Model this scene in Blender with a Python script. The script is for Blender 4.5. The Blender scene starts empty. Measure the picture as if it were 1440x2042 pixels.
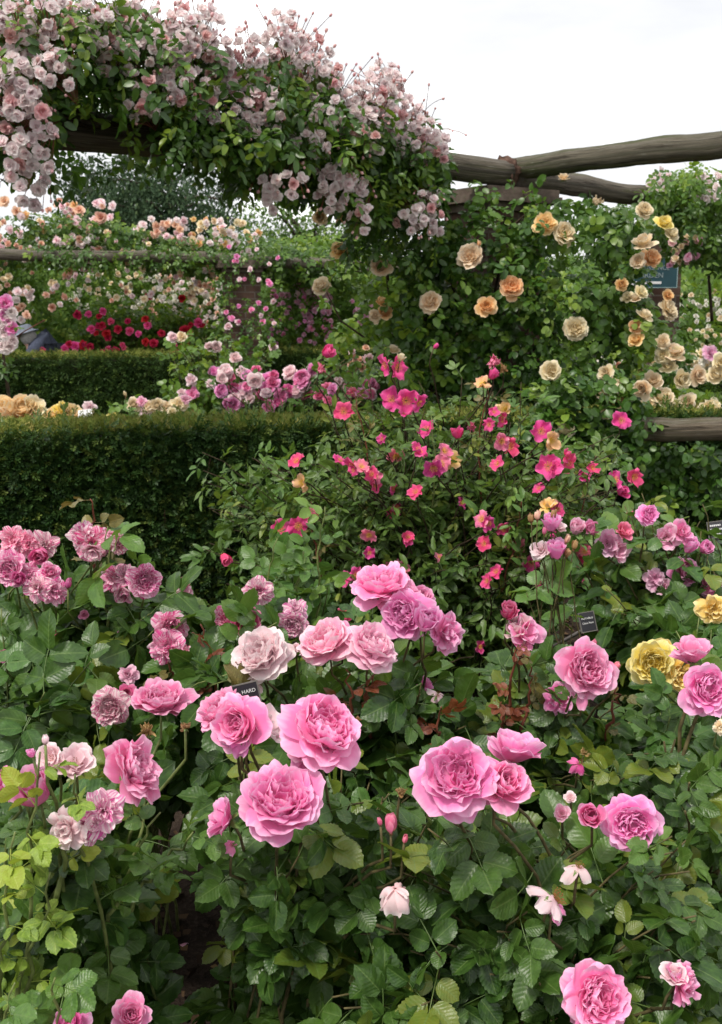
import bpy, math
import numpy as np
from mathutils import Vector, Matrix

R_ = math.radians
rng = np.random.default_rng(11)
scene = bpy.context.scene
COL = scene.collection

# ------------------------------------------------------------------ camera, sky, sun, exposure
F = 2190.0                      # focal length in photo pixels (1440 x 2042)
PITCH = R_(10.38)
CAMZ = 1.6
cam = bpy.data.cameras.new('camera')
cam.sensor_fit = 'VERTICAL'
cam.sensor_height = 18.0
cam.lens = 18.0 * F / 2042.0
cam.clip_end = 1000
cam.clip_start = 0.02
cam.dof.use_dof = True
cam.dof.focus_distance = 1.9
cam.dof.aperture_fstop = 7.0
camo = bpy.data.objects.new('camera', cam)
COL.objects.link(camo)
camo.location = (0, 0, CAMZ)
camo.rotation_euler = (R_(90) - PITCH, 0, 0)
scene.camera = camo

SUN_EL, SUN_AZ = R_(58), R_(215)
world = bpy.data.worlds.new('World')
scene.world = world
world.use_nodes = True
wt = world.node_tree
bg = wt.nodes['Background']
sky = wt.nodes.new('ShaderNodeTexSky')
sky.sky_type = 'NISHITA'
sky.sun_disc = False
sky.sun_elevation = SUN_EL
sky.sun_rotation = SUN_AZ
tc = wt.nodes.new('ShaderNodeTexCoord')
mp = wt.nodes.new('ShaderNodeMapping')
mp.inputs['Scale'].default_value = (2.2, 2.2, 6.5)
nz = wt.nodes.new('ShaderNodeTexNoise')
nz.inputs['Scale'].default_value = 1.6
nz.inputs['Detail'].default_value = 6
nz.inputs['Roughness'].default_value = 0.55
rp = wt.nodes.new('ShaderNodeValToRGB')
rp.color_ramp.elements.new(0.54).color = (4.75, 4.75, 4.8, 1)
rp.color_ramp.elements[0].position = 0.34
rp.color_ramp.elements[0].color = (4.1, 4.12, 4.22, 1)
rp.color_ramp.elements[2].position = 0.66
rp.color_ramp.elements[2].color = (11.6, 11.4, 10.9, 1)
mx = wt.nodes.new('ShaderNodeMix')
mx.data_type = 'RGBA'
mx.inputs[0].default_value = 0.95
wt.links.new(tc.outputs['Generated'], mp.inputs['Vector'])
wt.links.new(mp.outputs['Vector'], nz.inputs['Vector'])
wt.links.new(nz.outputs['Fac'], rp.inputs['Fac'])
wt.links.new(sky.outputs['Color'], mx.inputs[6])
wt.links.new(rp.outputs['Color'], mx.inputs[7])
wt.links.new(mx.outputs[2], bg.inputs['Color'])
bg.inputs['Strength'].default_value = 0.1

sun = bpy.data.lights.new('sun', 'SUN')
sun.energy = 1.5
sun.angle = R_(10)
sun.color = (1.0, 0.94, 0.85)
suno = bpy.data.objects.new('sun', sun)
COL.objects.link(suno)
sd = Vector((math.sin(SUN_AZ) * math.cos(SUN_EL), math.cos(SUN_AZ) * math.cos(SUN_EL), math.sin(SUN_EL)))
suno.rotation_euler = sd.to_track_quat('Z', 'Y').to_euler()
suno.location = (0, 0, 12)

scene.view_settings.view_transform = 'Standard'
scene.view_settings.look = 'None'
scene.view_settings.exposure = 1.2
scene.view_settings.gamma = 1.0
scene.render.engine = 'CYCLES'
scene.cycles.max_bounces = 7
scene.cycles.diffuse_bounces = 4
scene.cycles.glossy_bounces = 2
scene.cycles.transmission_bounces = 4

# ------------------------------------------------------------------ pixel -> place
CP, SP = math.cos(PITCH), math.sin(PITCH)


def at(px, py, Y):
    a, b = (px - 720.0) / F, (1021.0 - py) / F
    dx, dy, dz = a, CP + b * SP, -SP + b * CP
    t = Y / dy
    return np.array([dx * t, Y, CAMZ + dz * t])


def at_z(px, py, z):
    b = (1021.0 - py) / F
    dy, dz = CP + b * SP, -SP + b * CP
    return at(px, py, (z - CAMZ) / dz * dy)


def gz(x, y):                   # height of the ground
    t = np.clip((np.asarray(y, float) - 2.4) / 2.2, 0, 1)
    return 0.24 * t * t * (3 - 2 * t)


# ------------------------------------------------------------------ geometry helpers
def unit(v):
    v = np.asarray(v, float)
    return v / np.maximum(np.linalg.norm(v, axis=-1, keepdims=True), 1e-9)


def grid_faces(nu, nv):         # nu x nv points, u fastest
    i = np.arange(nu - 1)
    j = np.arange(nv - 1)
    I, J = np.meshgrid(i, j)
    a = (J * nu + I).ravel()
    return np.stack([a, a + 1, a + 1 + nu, a + nu], 1)


class Geo:
    def __init__(self):
        self.v, self.a, self.f, self.n = [], [], [], 0

    def add(self, v, f, uv=None, rnd=0.5, mat=0):
        v = np.asarray(v, float)
        a = np.zeros((len(v), 3))
        if uv is not None:
            a[:, :2] = uv
        a[:, 2] = rnd
        self.v.append(v)
        self.a.append(a)
        for q in (f if isinstance(f, list) else [f]):
            self.f.append((np.asarray(q, int) + self.n, mat))
        self.n += len(v)
        return self

    def stamp(self, tm, R, T, rnd, mat=0):
        tv, tf, tuv = tm
        N, V = len(T), len(tv)
        if N == 0:
            return self
        v = np.einsum('nij,vj->nvi', R, tv) + T[:, None, :]
        a = np.zeros((N, V, 3))
        a[:, :, :2] = tuv[None]
        a[:, :, 2] = np.asarray(rnd)[:, None]
        off = (np.arange(N) * V)[:, None, None]
        for q in (tf if isinstance(tf, list) else [tf]):
            self.f.append(((q[None] + off).reshape(-1, q.shape[1]) + self.n, mat))
        self.v.append(v.reshape(-1, 3))
        self.a.append(a.reshape(-1, 3))
        self.n += N * V
        return self

    def tmpl(self):
        v = np.concatenate(self.v)
        a = np.concatenate(self.a)
        return v, [q for q, _ in self.f], a[:, :2]

    def mesh(self, name, mats, shift=None, smooth=True):
        me = bpy.data.meshes.new(name)
        v = np.concatenate(self.v)
        if shift is not None:
            v = v - np.asarray(shift)[None]
        a = np.concatenate(self.a)
        me.vertices.add(len(v))
        me.vertices.foreach_set('co', v.astype(np.float32).ravel())
        li = np.concatenate([q.ravel() for q, _ in self.f])
        tot = np.concatenate([np.full(len(q), q.shape[1]) for q, _ in self.f])
        mi = np.concatenate([np.full(len(q), m) for q, m in self.f])
        st = np.concatenate([[0], np.cumsum(tot)[:-1]])
        me.loops.add(len(li))
        me.loops.foreach_set('vertex_index', li.astype(np.int32))
        me.polygons.add(len(tot))
        me.polygons.foreach_set('loop_start', st.astype(np.int32))
        me.polygons.foreach_set('material_index', mi.astype(np.int32))
        at_ = me.attributes.new('puv', 'FLOAT_VECTOR', 'POINT')
        at_.data.foreach_set('vector', a.astype(np.float32).ravel())
        for m in (mats if isinstance(mats, (list, tuple)) else [mats]):
            me.materials.append(m)
        me.update(calc_edges=True)
        me.polygons.foreach_set('use_smooth', np.full(len(tot), smooth))
        return me


def obj(name, me, parent=None, loc=None):
    o = bpy.data.objects.new(name, me)
    COL.objects.link(o)
    if parent is not None:
        o.parent = parent
    if loc is not None:
        o.location = [float(c) for c in loc]
    return o


def build(name, geo, mats, parent=None, shift=None, smooth=True, kind=None):
    if geo.n == 0:
        return None
    o = obj(name, geo.mesh(name, mats, shift, smooth), parent)
    if kind:
        o['kind'] = kind
    return o


def thing(name, label, cat, loc, group=None):
    o = bpy.data.objects.new(name, None)
    o.empty_display_size = 0.05
    COL.objects.link(o)
    o.location = [float(c) for c in loc]
    o['label'], o['category'] = label, cat
    if group:
        o['group'] = group
    return o


def tube(geo, pts, rad, sides=6, rnd=0.5, mat=0, cap=True, jitter=0.0):
    pts = np.asarray(pts, float)
    n = len(pts)
    rad = np.broadcast_to(np.asarray(rad, float), (n,))
    tg = unit(np.gradient(pts, axis=0))
    ref = np.array([0, 0, 1.0]) if abs(tg[:, 2]).mean() < 0.8 else np.array([1.0, 0, 0])
    x = unit(np.cross(tg, ref))
    y = np.cross(x, tg)
    an = np.arange(sides) / sides * 2 * math.pi
    ln = np.concatenate([[0], np.cumsum(np.linalg.norm(np.diff(pts, axis=0), axis=1))])
    rr = np.repeat(rad[:, None], sides, 1)
    if jitter:
        rr = rr * (1 + jitter * (rng.random((n, sides)) - .5))
    v = pts[:, None] + rr[..., None] * (np.cos(an)[None, :, None] * x[:, None] + np.sin(an)[None, :, None] * y[:, None])
    i = np.arange(sides)
    f = []
    for k in range(n - 1):
        a = k * sides
        f.append(np.stack([a + i, a + (i + 1) % sides, a + sides + (i + 1) % sides, a + sides + i], 1))
    uv = np.zeros((n, sides, 2))
    uv[..., 0] = an[None]
    uv[..., 1] = ln[:, None]
    fs = [np.concatenate(f)]
    if cap:
        fs += [np.arange(sides)[None, ::-1], (np.arange(sides) + (n - 1) * sides)[None]]
    geo.add(v.reshape(-1, 3), fs, uv.reshape(-1, 2), rnd, mat)
    return geo


def box(geo, lo, hi, rnd=.5, mat=0, R=None, c=None):
    x0, y0, z0 = lo
    x1, y1, z1 = hi
    V, Fq, U = [], [], []
    def quad(p, u):
        b = len(V)
        V.extend(p)
        U.extend(u)
        Fq.append([b, b + 1, b + 2, b + 3])
    for p, k in ((((x0, y0), (x1, y0)), 0), (((x1, y0), (x1, y1)), 1), (((x1, y1), (x0, y1)), 2), (((x0, y1), (x0, y0)), 3)):
        (ax, ay), (bx_, by_) = p
        L = math.hypot(bx_ - ax, by_ - ay)
        o = k * 3.13
        quad([(ax, ay, z0), (bx_, by_, z0), (bx_, by_, z1), (ax, ay, z1)], [(o, z0), (o + L, z0), (o + L, z1), (o, z1)])
    quad([(x0, y0, z1), (x1, y0, z1), (x1, y1, z1), (x0, y1, z1)], [(x0, y0), (x1, y0), (x1, y1), (x0, y1)])
    quad([(x0, y1, z0), (x1, y1, z0), (x1, y0, z0), (x0, y0, z0)], [(x0, y1), (x1, y1), (x1, y0), (x0, y0)])
    V = np.array(V, float)
    if R is not None:
        V = V @ np.asarray(R).T
    if c is not None:
        V = V + np.asarray(c)
    geo.add(V, np.array(Fq), np.array(U), rnd, mat)
    return geo


def ball(geo, c, r, n=8, rnd=.5, mat=0, axis=(0, 0, 1), stretch=1.0):
    th = np.linspace(0.02, math.pi - 0.02, n)
    ph = np.arange(n) / n * 2 * math.pi
    T, P = np.meshgrid(th, ph, indexing='ij')
    v = np.stack([np.sin(T) * np.cos(P), np.sin(T) * np.sin(P), np.cos(T) * stretch], -1).reshape(-1, 3) * r
    R = basis(np.array([[.3, .2, .1]]) if False else np.array([axis]), None)[0]
    v = v @ R.T + np.asarray(c)
    f = []
    for j in range(n - 1):
        for i in range(n):
            f.append([j * n + i, (j + 1) * n + i, (j + 1) * n + (i + 1) % n, j * n + (i + 1) % n])
    uv = np.stack([P.ravel() / 6.28, 1 - T.ravel() / math.pi], 1)
    geo.add(v, np.array(f), uv, rnd, mat)
    return geo


def basis(d, n):
    """columns x, y, z: with n: y = d and z near n; without n: z = d"""
    d = unit(d)
    if n is None:
        ref = np.where(np.abs(d[:, 2:3]) > .95, np.array([[1.0, 0, 0]]), np.array([[0, 0, 1.0]]))
        x = unit(np.cross(ref, d))
        y = np.cross(d, x)
        return np.stack([x, y, d], 2)
    x = unit(np.cross(d, n))
    z = np.cross(x, d)
    return np.stack([x, d, z], 2)


def bez(p0, p1, p2, n):
    t = np.linspace(0, 1, n)[:, None]
    return (1 - t) ** 2 * p0 + 2 * t * (1 - t) * p1 + t * t * p2


# ------------------------------------------------------------------ materials
class M:
    def __init__(self, name, rough=.6, spec=.3):
        self.m = bpy.data.materials.new(name)
        self.m.use_nodes = True
        self.t = self.m.node_tree
        self.b = self.t.nodes['Principled BSDF']
        self.out = self.t.nodes['Material Output']
        self.b.inputs['Roughness'].default_value = rough
        self.b.inputs['Specular IOR Level'].default_value = spec

    def node(self, ty, **k):
        n = self.t.nodes.new(ty)
        for a, v in k.items():
            setattr(n, a, v)
        return n

    def link(self, a, b):
        self.t.links.new(a, b)

    def val(self, op, a, b=None, c=None, clamp=False):
        n = self.node('ShaderNodeMath', operation=op, use_clamp=clamp)
        for i, x in enumerate((a, b, c)):
            if x is None:
                continue
            if isinstance(x, (int, float)):
                n.inputs[i].default_value = x
            else:
                self.link(x, n.inputs[i])
        return n.outputs[0]

    def mix(self, fac, a, b, mode='MIX'):
        n = self.node('ShaderNodeMix', data_type='RGBA', blend_type=mode)
        for i, x in ((0, fac), (6, a), (7, b)):
            if isinstance(x, (int, float)):
                n.inputs[i].default_value = x
            elif isinstance(x, tuple):
                n.inputs[i].default_value = (*x, 1)
            else:
                self.link(x, n.inputs[i])
        return n.outputs[2]

    def puv(self):
        a = self.node('ShaderNodeAttribute', attribute_name='puv')
        s = self.node('ShaderNodeSeparateXYZ')
        self.link(a.outputs['Vector'], s.inputs[0])
        return s.outputs

    def comb(self, x, y, z):
        n = self.node('ShaderNodeCombineXYZ')
        for i, q in enumerate((x, y, z)):
            if isinstance(q, (int, float)):
                n.inputs[i].default_value = q
            else:
                self.link(q, n.inputs[i])
        return n.outputs[0]

    def noise(self, vec, scale=5, detail=3, rough=.5):
        n = self.node('ShaderNodeTexNoise')
        n.inputs['Scale'].default_value = scale
        n.inputs['Detail'].default_value = detail
        n.inputs['Roughness'].default_value = rough
        if vec is not None:
            self.link(vec, n.inputs['Vector'])
        return n.outputs['Fac']

    def objco(self):
        return self.node('ShaderNodeTexCoord').outputs['Object']

    def ramp(self, fac, stops):
        n = self.node('ShaderNodeValToRGB')
        e = n.color_ramp.elements
        while len(e) < len(stops):
            e.new(.5)
        for k, (p, c) in enumerate(stops):
            e[k].position = p
            e[k].color = (*c, 1) if len(c) == 3 else c
        self.link(fac, n.inputs[0])
        return n.outputs[0]

    def step(self, x, lo, hi):
        n = self.node('ShaderNodeMapRange', interpolation_type='SMOOTHSTEP')
        self.link(x, n.inputs[0])
        n.inputs[1].default_value = lo
        n.inputs[2].default_value = hi
        return n.outputs[0]

    def col(self, c):
        if isinstance(c, tuple):
            self.b.inputs['Base Color'].default_value = (*c, 1)
        else:
            self.link(c, self.b.inputs['Base Color'])
        return self

    def bump(self, h, strength=.3, dist=.01):
        n = self.node('ShaderNodeBump')
        n.inputs['Strength'].default_value = strength
        n.inputs['Distance'].default_value = dist
        self.link(h, n.inputs['Height'])
        self.link(n.outputs[0], self.b.inputs['Normal'])
        return self

    def translucent(self, c, fac):
        t = self.node('ShaderNodeBsdfTranslucent')
        if isinstance(c, tuple):
            t.inputs[0].default_value = (*c, 1)
        else:
            self.link(c, t.inputs[0])
        s = self.node('ShaderNodeMixShader')
        s.inputs[0].default_value = fac
        self.link(self.b.outputs[0], s.inputs[1])
        self.link(t.outputs[0], s.inputs[2])
        self.link(s.outputs[0], self.out.inputs[0])
        return self


def petal_mat(name, throat, mid, edge, stripe=None, pale=.35, trans=.28):
    q = M(name, .62, .18)
    u, v, r = q.puv()
    oi = q.node('ShaderNodeObjectInfo').outputs['Random']
    rimn = q.noise(q.comb(q.val('MULTIPLY', u, 2.0), q.val('MULTIPLY', v, 1.2), q.val('MULTIPLY', r, 60)), 1.6, 2)
    vv = q.val('ADD', v, q.val('MULTIPLY', q.val('SUBTRACT', rimn, .5), .45))
    c = q.ramp(vv, [(0.0, throat), (.42, mid), (.78, mid), (1.0, edge)])
    vein = q.noise(q.comb(q.val('MULTIPLY', u, 14), q.val('MULTIPLY', v, 1.4), q.val('MULTIPLY', r, 31)), 1.0, 2)
    c = q.mix(q.val('MULTIPLY', q.step(vein, .45, .7), .28), c, throat)
    if stripe:
        sn = q.noise(q.comb(q.val('MULTIPLY', u, 3.4), q.val('MULTIPLY', v, .8), q.val('MULTIPLY', r, 77)), 1.7, 3, .6)
        c = q.mix(q.step(sn, .43, .58), c, stripe)
    pf = q.val('MULTIPLY', q.val('FRACT', q.val('ADD', q.val('MULTIPLY', r, 7.3), q.val('MULTIPLY', oi, 3.1))), pale)
    c = q.mix(pf, c, edge)
    hs = q.node('ShaderNodeHueSaturation')
    q.link(c, hs.inputs['Color'])
    q.link(q.val('ADD', .88, q.val('MULTIPLY', q.val('FRACT', q.val('MULTIPLY', oi, 9.7)), .18)), hs.inputs['Value'])
    q.link(q.val('ADD', .487, q.val('MULTIPLY', q.val('FRACT', q.val('MULTIPLY', oi, 5.3)), .03)), hs.inputs['Hue'])
    c = hs.outputs[0]
    q.col(c)
    q.bump(vein, .12, .004)
    q.translucent(c, trans)
    return q.m


def leaf_mat(name, c1, c2, c3=None, rough=.38, spec=.5, rib=(.14, .22, .06), trans=.28, tcol=(.2, .34, .025), near=True, spot=0.0):
    q = M(name, rough, spec)
    u, v, r = q.puv()
    c = q.ramp(r, [(0.0, c1), (.75, c2), (1.0, c3 or c2)])
    if near:
        au = q.val('ABSOLUTE', u)
        blot = q.noise(q.comb(q.val('MULTIPLY', u, 1.3), q.val('MULTIPLY', v, 2.2), q.val('MULTIPLY', r, 90)), 2.0, 4)
        c = q.mix(q.val('MULTIPLY', q.step(blot, .35, .75), .45), c, tuple(x * 1.7 for x in c2))
        ribf = q.val('SUBTRACT', 1.0, q.step(au, .02, .075))
        c = q.mix(q.val('MULTIPLY', ribf, .6), c, rib)
        vn = q.val('SINE', q.val('MULTIPLY', q.val('SUBTRACT', q.val('MULTIPLY', v, 8.0), q.val('MULTIPLY', au, 2.1)), 6.283))
        side = q.step(vn, .86, 1.0)
        c = q.mix(q.val('MULTIPLY', side, .06), c, rib)
        if spot:
            sp = q.noise(q.comb(q.val('MULTIPLY', u, 3), q.val('MULTIPLY', v, 4), q.val('MULTIPLY', r, 40)), 6, 2)
            c = q.mix(q.val('MULTIPLY', q.step(sp, .62, .68), spot), c, (.35, .38, .1))
        q.bump(q.val('ADD', q.val('MULTIPLY', vn, .10), blot), .3, .004)
    q.col(c)
    q.translucent(q.mix(.45, c, tcol), trans)
    return q.m


def plain(name, c, rough=.7, spec=.2, var=.25, scale=30):
    q = M(name, rough, spec)
    n = q.noise(q.objco(), scale, 3)
    u, v, r = q.puv()
    c2 = q.mix(q.step(n, .3, .7), tuple(x * (1 - var) for x in c), tuple(min(1, x * (1 + var)) for x in c))
    q.col(c2)
    return q.m


PET = {
    'pink': petal_mat('petal_pink', (.90, .30, .50), (.91, .245, .56), (.95, .58, .80), trans=.36),
    'deep': petal_mat('petal_deep_pink', (.62, .03, .2), (.76, .10, .33), (.85, .35, .55)),
    'pale': petal_mat('petal_pale_pink', (.91, .56, .60), (.94, .68, .73), (.96, .88, .87), trans=.36),
    'soft': petal_mat('petal_soft_pink', (.92, .46, .56), (.92, .42, .62), (.95, .72, .80), trans=.36),
    'gold': petal_mat('petal_gold', (.90, .50, .14), (.92, .68, .33), (.94, .84, .60), trans=.36),
    'white': petal_mat('petal_white', (.75, .68, .45), (.83, .80, .70), (.88, .87, .82), pale=.5),
    'stripe': petal_mat('petal_striped', (.8, .3, .46), (.90, .52, .66), (.94, .78, .85), stripe=(.74, .04, .27), trans=.36),
    'faded': petal_mat('petal_faded', (.85, .55, .55), (.91, .70, .76), (.93, .86, .83), stripe=(.70, .12, .36), trans=.36),
    'mag': petal_mat('petal_magenta', (.8, .14, .26), (.78, .05, .24), (.86, .18, .42)),
    'coral': petal_mat('petal_coral', (.85, .45, .2), (.84, .16, .33), (.88, .34, .48)),
    'flame': petal_mat('petal_orange', (.92, .72, .08), (.9, .55, .25), (.9, .55, .42)),
    'apri': petal_mat('petal_apricot', (.82, .34, .08), (.88, .54, .23), (.90, .72, .46), trans=.36),
    'buff': petal_mat('petal_buff', (.82, .52, .24), (.87, .68, .42), (.89, .81, .64), pale=.5, trans=.36),
    'cream': petal_mat('petal_cream', (.8, .58, .28), (.85, .70, .44), (.88, .82, .66)),
    'yell': petal_mat('petal_yellow', (.90, .56, .05), (.93, .70, .16), (.95, .84, .46)),
    'ramb': petal_mat('petal_rambler', (.90, .62, .48), (.93, .75, .79), (.95, .92, .90), pale=.85, trans=.5),
    'ramd': petal_mat('petal_rambler_dark', (.85, .45, .32), (.85, .50, .52), (.88, .66, .64), pale=.5, trans=.4),
    'peach': petal_mat('petal_peach', (.80, .32, .14), (.85, .50, .36), (.88, .68, .55)),
    'lav': petal_mat('petal_lavender', (.82, .3, .48), (.87, .43, .62), (.92, .70, .80), trans=.36),
    'red': petal_mat('petal_red', (.4, .008, .02), (.52, .012, .055), (.62, .04, .12)),
    'brown': petal_mat('petal_withered', (.28, .14, .05), (.42, .25, .10), (.55, .38, .2)),
}
LEAF = {
    'dark': leaf_mat('leaf_dark', (.024, .066, .012), (.056, .116, .018), (.18, .21, .026)),
    'mid': leaf_mat('leaf_mid', (.034, .09, .02), (.065, .145, .028), (.13, .21, .035)),
    'lime': leaf_mat('leaf_lime', (.12, .21, .03), (.21, .31, .035), (.36, .39, .05), rib=(.4, .48, .1), trans=.3, tcol=(.4, .5, .03), rough=.5),
    'fresh': leaf_mat('leaf_fresh', (.06, .135, .03), (.10, .195, .035), (.17, .27, .045), trans=.32, tcol=(.3, .45, .03)),
    'olive': leaf_mat('leaf_olive', (.046, .10, .022), (.10, .172, .03), (.22, .25, .035), rib=(.15, .2, .09)),
    'red': leaf_mat('leaf_red', (.12, .03, .018), (.19, .06, .022), (.2, .12, .03), rib=(.3, .1, .06), trans=.3, tcol=(.4, .09, .02)),
    'bronze': leaf_mat('leaf_bronze', (.08, .085, .025), (.13, .11, .03), (.2, .17, .045), rib=(.25, .2, .08), trans=.25, tcol=(.3, .2, .03), spot=.5),
    'ramb': leaf_mat('leaf_rambler', (.034, .088, .014), (.07, .15, .02), (.19, .28, .025), near=False, trans=.3, tcol=(.16, .32, .02)),
    'climb': leaf_mat('leaf_climber', (.045, .108, .018), (.09, .175, .024), (.19, .28, .035), near=False, trans=.3, tcol=(.22, .4, .03)),
    'climbd': leaf_mat('leaf_climber_dark', (.034, .092, .014), (.072, .155, .020), (.17, .26, .03), near=False, trans=.25, tcol=(.16, .32, .03)),
    'bright': leaf_mat('leaf_bright', (.075, .165, .025), (.13, .24, .03), (.22, .32, .04), near=False, trans=.4, tcol=(.4, .55, .03)),
    'far': leaf_mat('leaf_far', (.052, .115, .016), (.105, .19, .024), (.21, .28, .04), near=False, rough=.55, spec=.2, trans=.25),
    'tree': leaf_mat('leaf_tree', (.035, .068, .034), (.055, .098, .045), (.085, .13, .05), near=False, rough=.6, spec=.15, trans=.2, tcol=(.09, .15, .06)),
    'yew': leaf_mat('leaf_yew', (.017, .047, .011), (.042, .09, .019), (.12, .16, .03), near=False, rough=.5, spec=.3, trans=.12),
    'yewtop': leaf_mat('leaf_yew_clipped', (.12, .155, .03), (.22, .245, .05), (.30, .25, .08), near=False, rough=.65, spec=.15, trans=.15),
    'box': leaf_mat('leaf_far_yew', (.022, .052, .012), (.045, .09, .02), (.09, .14, .025), near=False, rough=.55, spec=.2, trans=.1),
}
CANE = {
    'green': plain('cane_green', (.13, .16, .05), .5, .3, .35, 60),
    'brown': plain('cane_brown', (.095, .08, .035), .7, .2, .4, 50),
    'red': plain('cane_red', (.16, .05, .03), .55, .3, .3, 60),
    'dark': plain('cane_dark', (.05, .035, .022), .8, .15, .4, 40),
}
m_sepal = plain('sepal_green', (.12, .19, .05), .55, .25, .3, 200)
m_sepalr = plain('sepal_reddish', (.2, .1, .05), .55, .25, .3, 200)
m_stamen = plain('stamen_yellow', (.75, .48, .06), .7, .1, .3, 300)
m_stameno = plain('stamen_withered', (.3, .1, .04), .8, .1, .4, 300)


def soil_material():
    q = M('soil', .95, .1)
    p = q.objco()
    n1, n2 = q.noise(p, 7, 8, .65), q.noise(p, 90, 4, .6)
    c = q.ramp(n1, [(.3, (.014, .010, .008)), (.55, (.034, .024, .018)), (.75, (.065, .046, .034))])
    c = q.mix(q.val('MULTIPLY', q.step(n2, .45, .7), .5), c, (.08, .058, .045))
    q.col(c)
    q.bump(q.val('ADD', n1, q.val('MULTIPLY', n2, .4)), .9, .05)
    return q.m


def wood_material(name, light, dark, moss=.5):
    q = M(name, .85, .15)
    u, v, r = q.puv()
    cu, su = q.val('COSINE', u), q.val('SINE', u)
    along = q.comb(q.val('MULTIPLY', cu, 1.0), q.val('MULTIPLY', su, 1.0), q.val('MULTIPLY', v, 1.3))
    grain = q.noise(q.comb(q.val('MULTIPLY', cu, 9.0), q.val('MULTIPLY', su, 9.0), q.val('MULTIPLY', v, 2.2)), 1.6, 8, .7)
    blot = q.noise(along, 2.2, 6, .6)
    c = q.ramp(grain, [(.3, dark), (.52, tuple((a + b) / 2 for a, b in zip(light, dark))), (.7, light)])
    c = q.mix(q.step(blot, .5, .72), c, tuple(x * .45 for x in dark))
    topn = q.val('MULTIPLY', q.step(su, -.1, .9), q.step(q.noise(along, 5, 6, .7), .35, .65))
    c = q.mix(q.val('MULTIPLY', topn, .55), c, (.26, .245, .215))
    mo = q.noise(along, 1.4, 4, .7)
    c = q.mix(q.val('MULTIPLY', q.step(mo, .46, .66), moss), c, (.060, .078, .022))
    lich = q.noise(along, 7, 3, .6)
    c = q.mix(q.val('MULTIPLY', q.step(lich, .63, .7), .55), c, (.33, .34, .29))
    crack = q.noise(q.comb(q.val('MULTIPLY', cu, 5.0), q.val('MULTIPLY', su, 5.0), q.val('MULTIPLY', v, .22)), 1.7, 2, .4)
    ck = q.val('SUBTRACT', 1.0, q.step(q.val('ABSOLUTE', q.val('SUBTRACT', crack, .5)), .004, .016))
    c = q.mix(q.val('MULTIPLY', ck, .85), c, (.012, .01, .008))
    q.col(c)
    q.bump(q.val('SUBTRACT', q.val('ADD', grain, q.val('MULTIPLY', blot, .6)), ck), .9, .02)
    return q.m


def brick_material():
    q = M('brick', .9, .1)
    u, v, r = q.puv()
    b = q.node('ShaderNodeTexBrick')
    q.link(q.comb(u, v, 0), b.inputs['Vector'])
    b.inputs['Color1'].default_value = (.075, .042, .033, 1)
    b.inputs['Color2'].default_value = (.11, .066, .05, 1)
    b.inputs['Mortar'].default_value = (.14, .115, .097, 1)
    b.inputs['Scale'].default_value = 1.0
    b.inputs['Mortar Size'].default_value = .007
    b.inputs['Brick Width'].default_value = .21
    b.inputs['Row Height'].default_value = .072
    n = q.noise(q.objco(), 14, 6, .65)
    c = q.mix(q.val('MULTIPLY', q.step(n, .35, .7), .5), b.outputs['Color'], (.07, .055, .04))
    q.col(c)
    q.bump(q.val('SUBTRACT', n, b.outputs['Fac']), .5, .01)
    return q.m


def stone_material():
    q = M('tile_stone', .9, .12)
    p = q.objco()
    n, n2 = q.noise(p, 9, 7, .65), q.noise(p, 45, 3, .6)
    c = q.ramp(n, [(.3, (.075, .055, .045)), (.55, (.135, .105, .085)), (.75, (.21, .18, .15))])
    c = q.mix(q.val('MULTIPLY', q.step(n2, .55, .65), .4), c, (.09, .10, .05))
    q.col(c)
    q.bump(q.val('ADD', n, n2), .4, .01)
    return q.m


m_soil = soil_material()
m_wood = wood_material('log_weathered', (.27, .235, .185), (.10, .08, .06), .45)
m_wood2 = wood_material('log_mossy', (.22, .20, .15), (.085, .073, .052), .75)
m_rail = wood_material('log_pale', (.30, .25, .18), (.13, .10, .07), .5)
m_brick, m_stone = brick_material(), stone_material()
m_bark = plain('bark', (.07, .055, .045), .9, .1, .5, 12)
m_core = plain('hedge_core_dark', (.018, .020, .010), .95, .05, .5, 18)
m_hedgebark = plain('yew_bark', (.12, .075, .05), .9, .1, .4, 25)
m_black = plain('label_black', (.016, .015, .02), .35, .4, .1, 20)
m_edge = plain('label_edge', (.12, .11, .10), .5, .4, .2, 20)
m_letter = plain('lettering_white', (.6, .6, .6), .6, .2, .05, 10)
m_white = plain('card_white', (.8, .8, .8), .6, .2, .03, 10)
m_teal = plain('sign_teal', (.010, .045, .058), .45, .4, .12, 6)
m_metal = plain('stake_metal', (.10, .09, .085), .5, .5, .2, 30)

# ------------------------------------------------------------------ leaves
def leaflet(L=1.0, W=.62, nv=10, nu=5, fold=.25, curl=.15, serr=.05, wave=.03, lrng=rng):
    t = np.linspace(0, 1, nv + 1)
    tt = np.clip(t, .0, 1.0)
    w = W / 2 * (tt ** .5) * ((1 - tt) ** .62) / .465
    sg = np.where(np.arange(nv + 1) % 2 == 0, 1 + serr, 1 - serr)
    u = np.linspace(-1, 1, nu)
    U, Tm = np.meshgrid(u, t)
    ww = w[:, None] * np.where(np.abs(U) > .9, sg[:, None], 1.0)
    x = U * ww
    y = Tm * L - (np.abs(U) ** 2) * .06 * L * np.where(np.arange(nv + 1) % 2 == 0, 0, .6)[:, None]
    ph = lrng.random() * 6.28
    z = fold * np.abs(x) - curl * L * Tm ** 2 + wave * L * np.sin(Tm * 9 + ph + U * 1.7) * np.abs(U)
    v = np.stack([x, y, z], -1).reshape(-1, 3)
    return v, [grid_faces(nu, nv + 1)], np.stack([U.ravel(), Tm.ravel()], 1)


def rotz(a):
    c, s = math.cos(a), math.sin(a)
    return np.array([[c, -s, 0], [s, c, 0], [0, 0, 1.0]])


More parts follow.
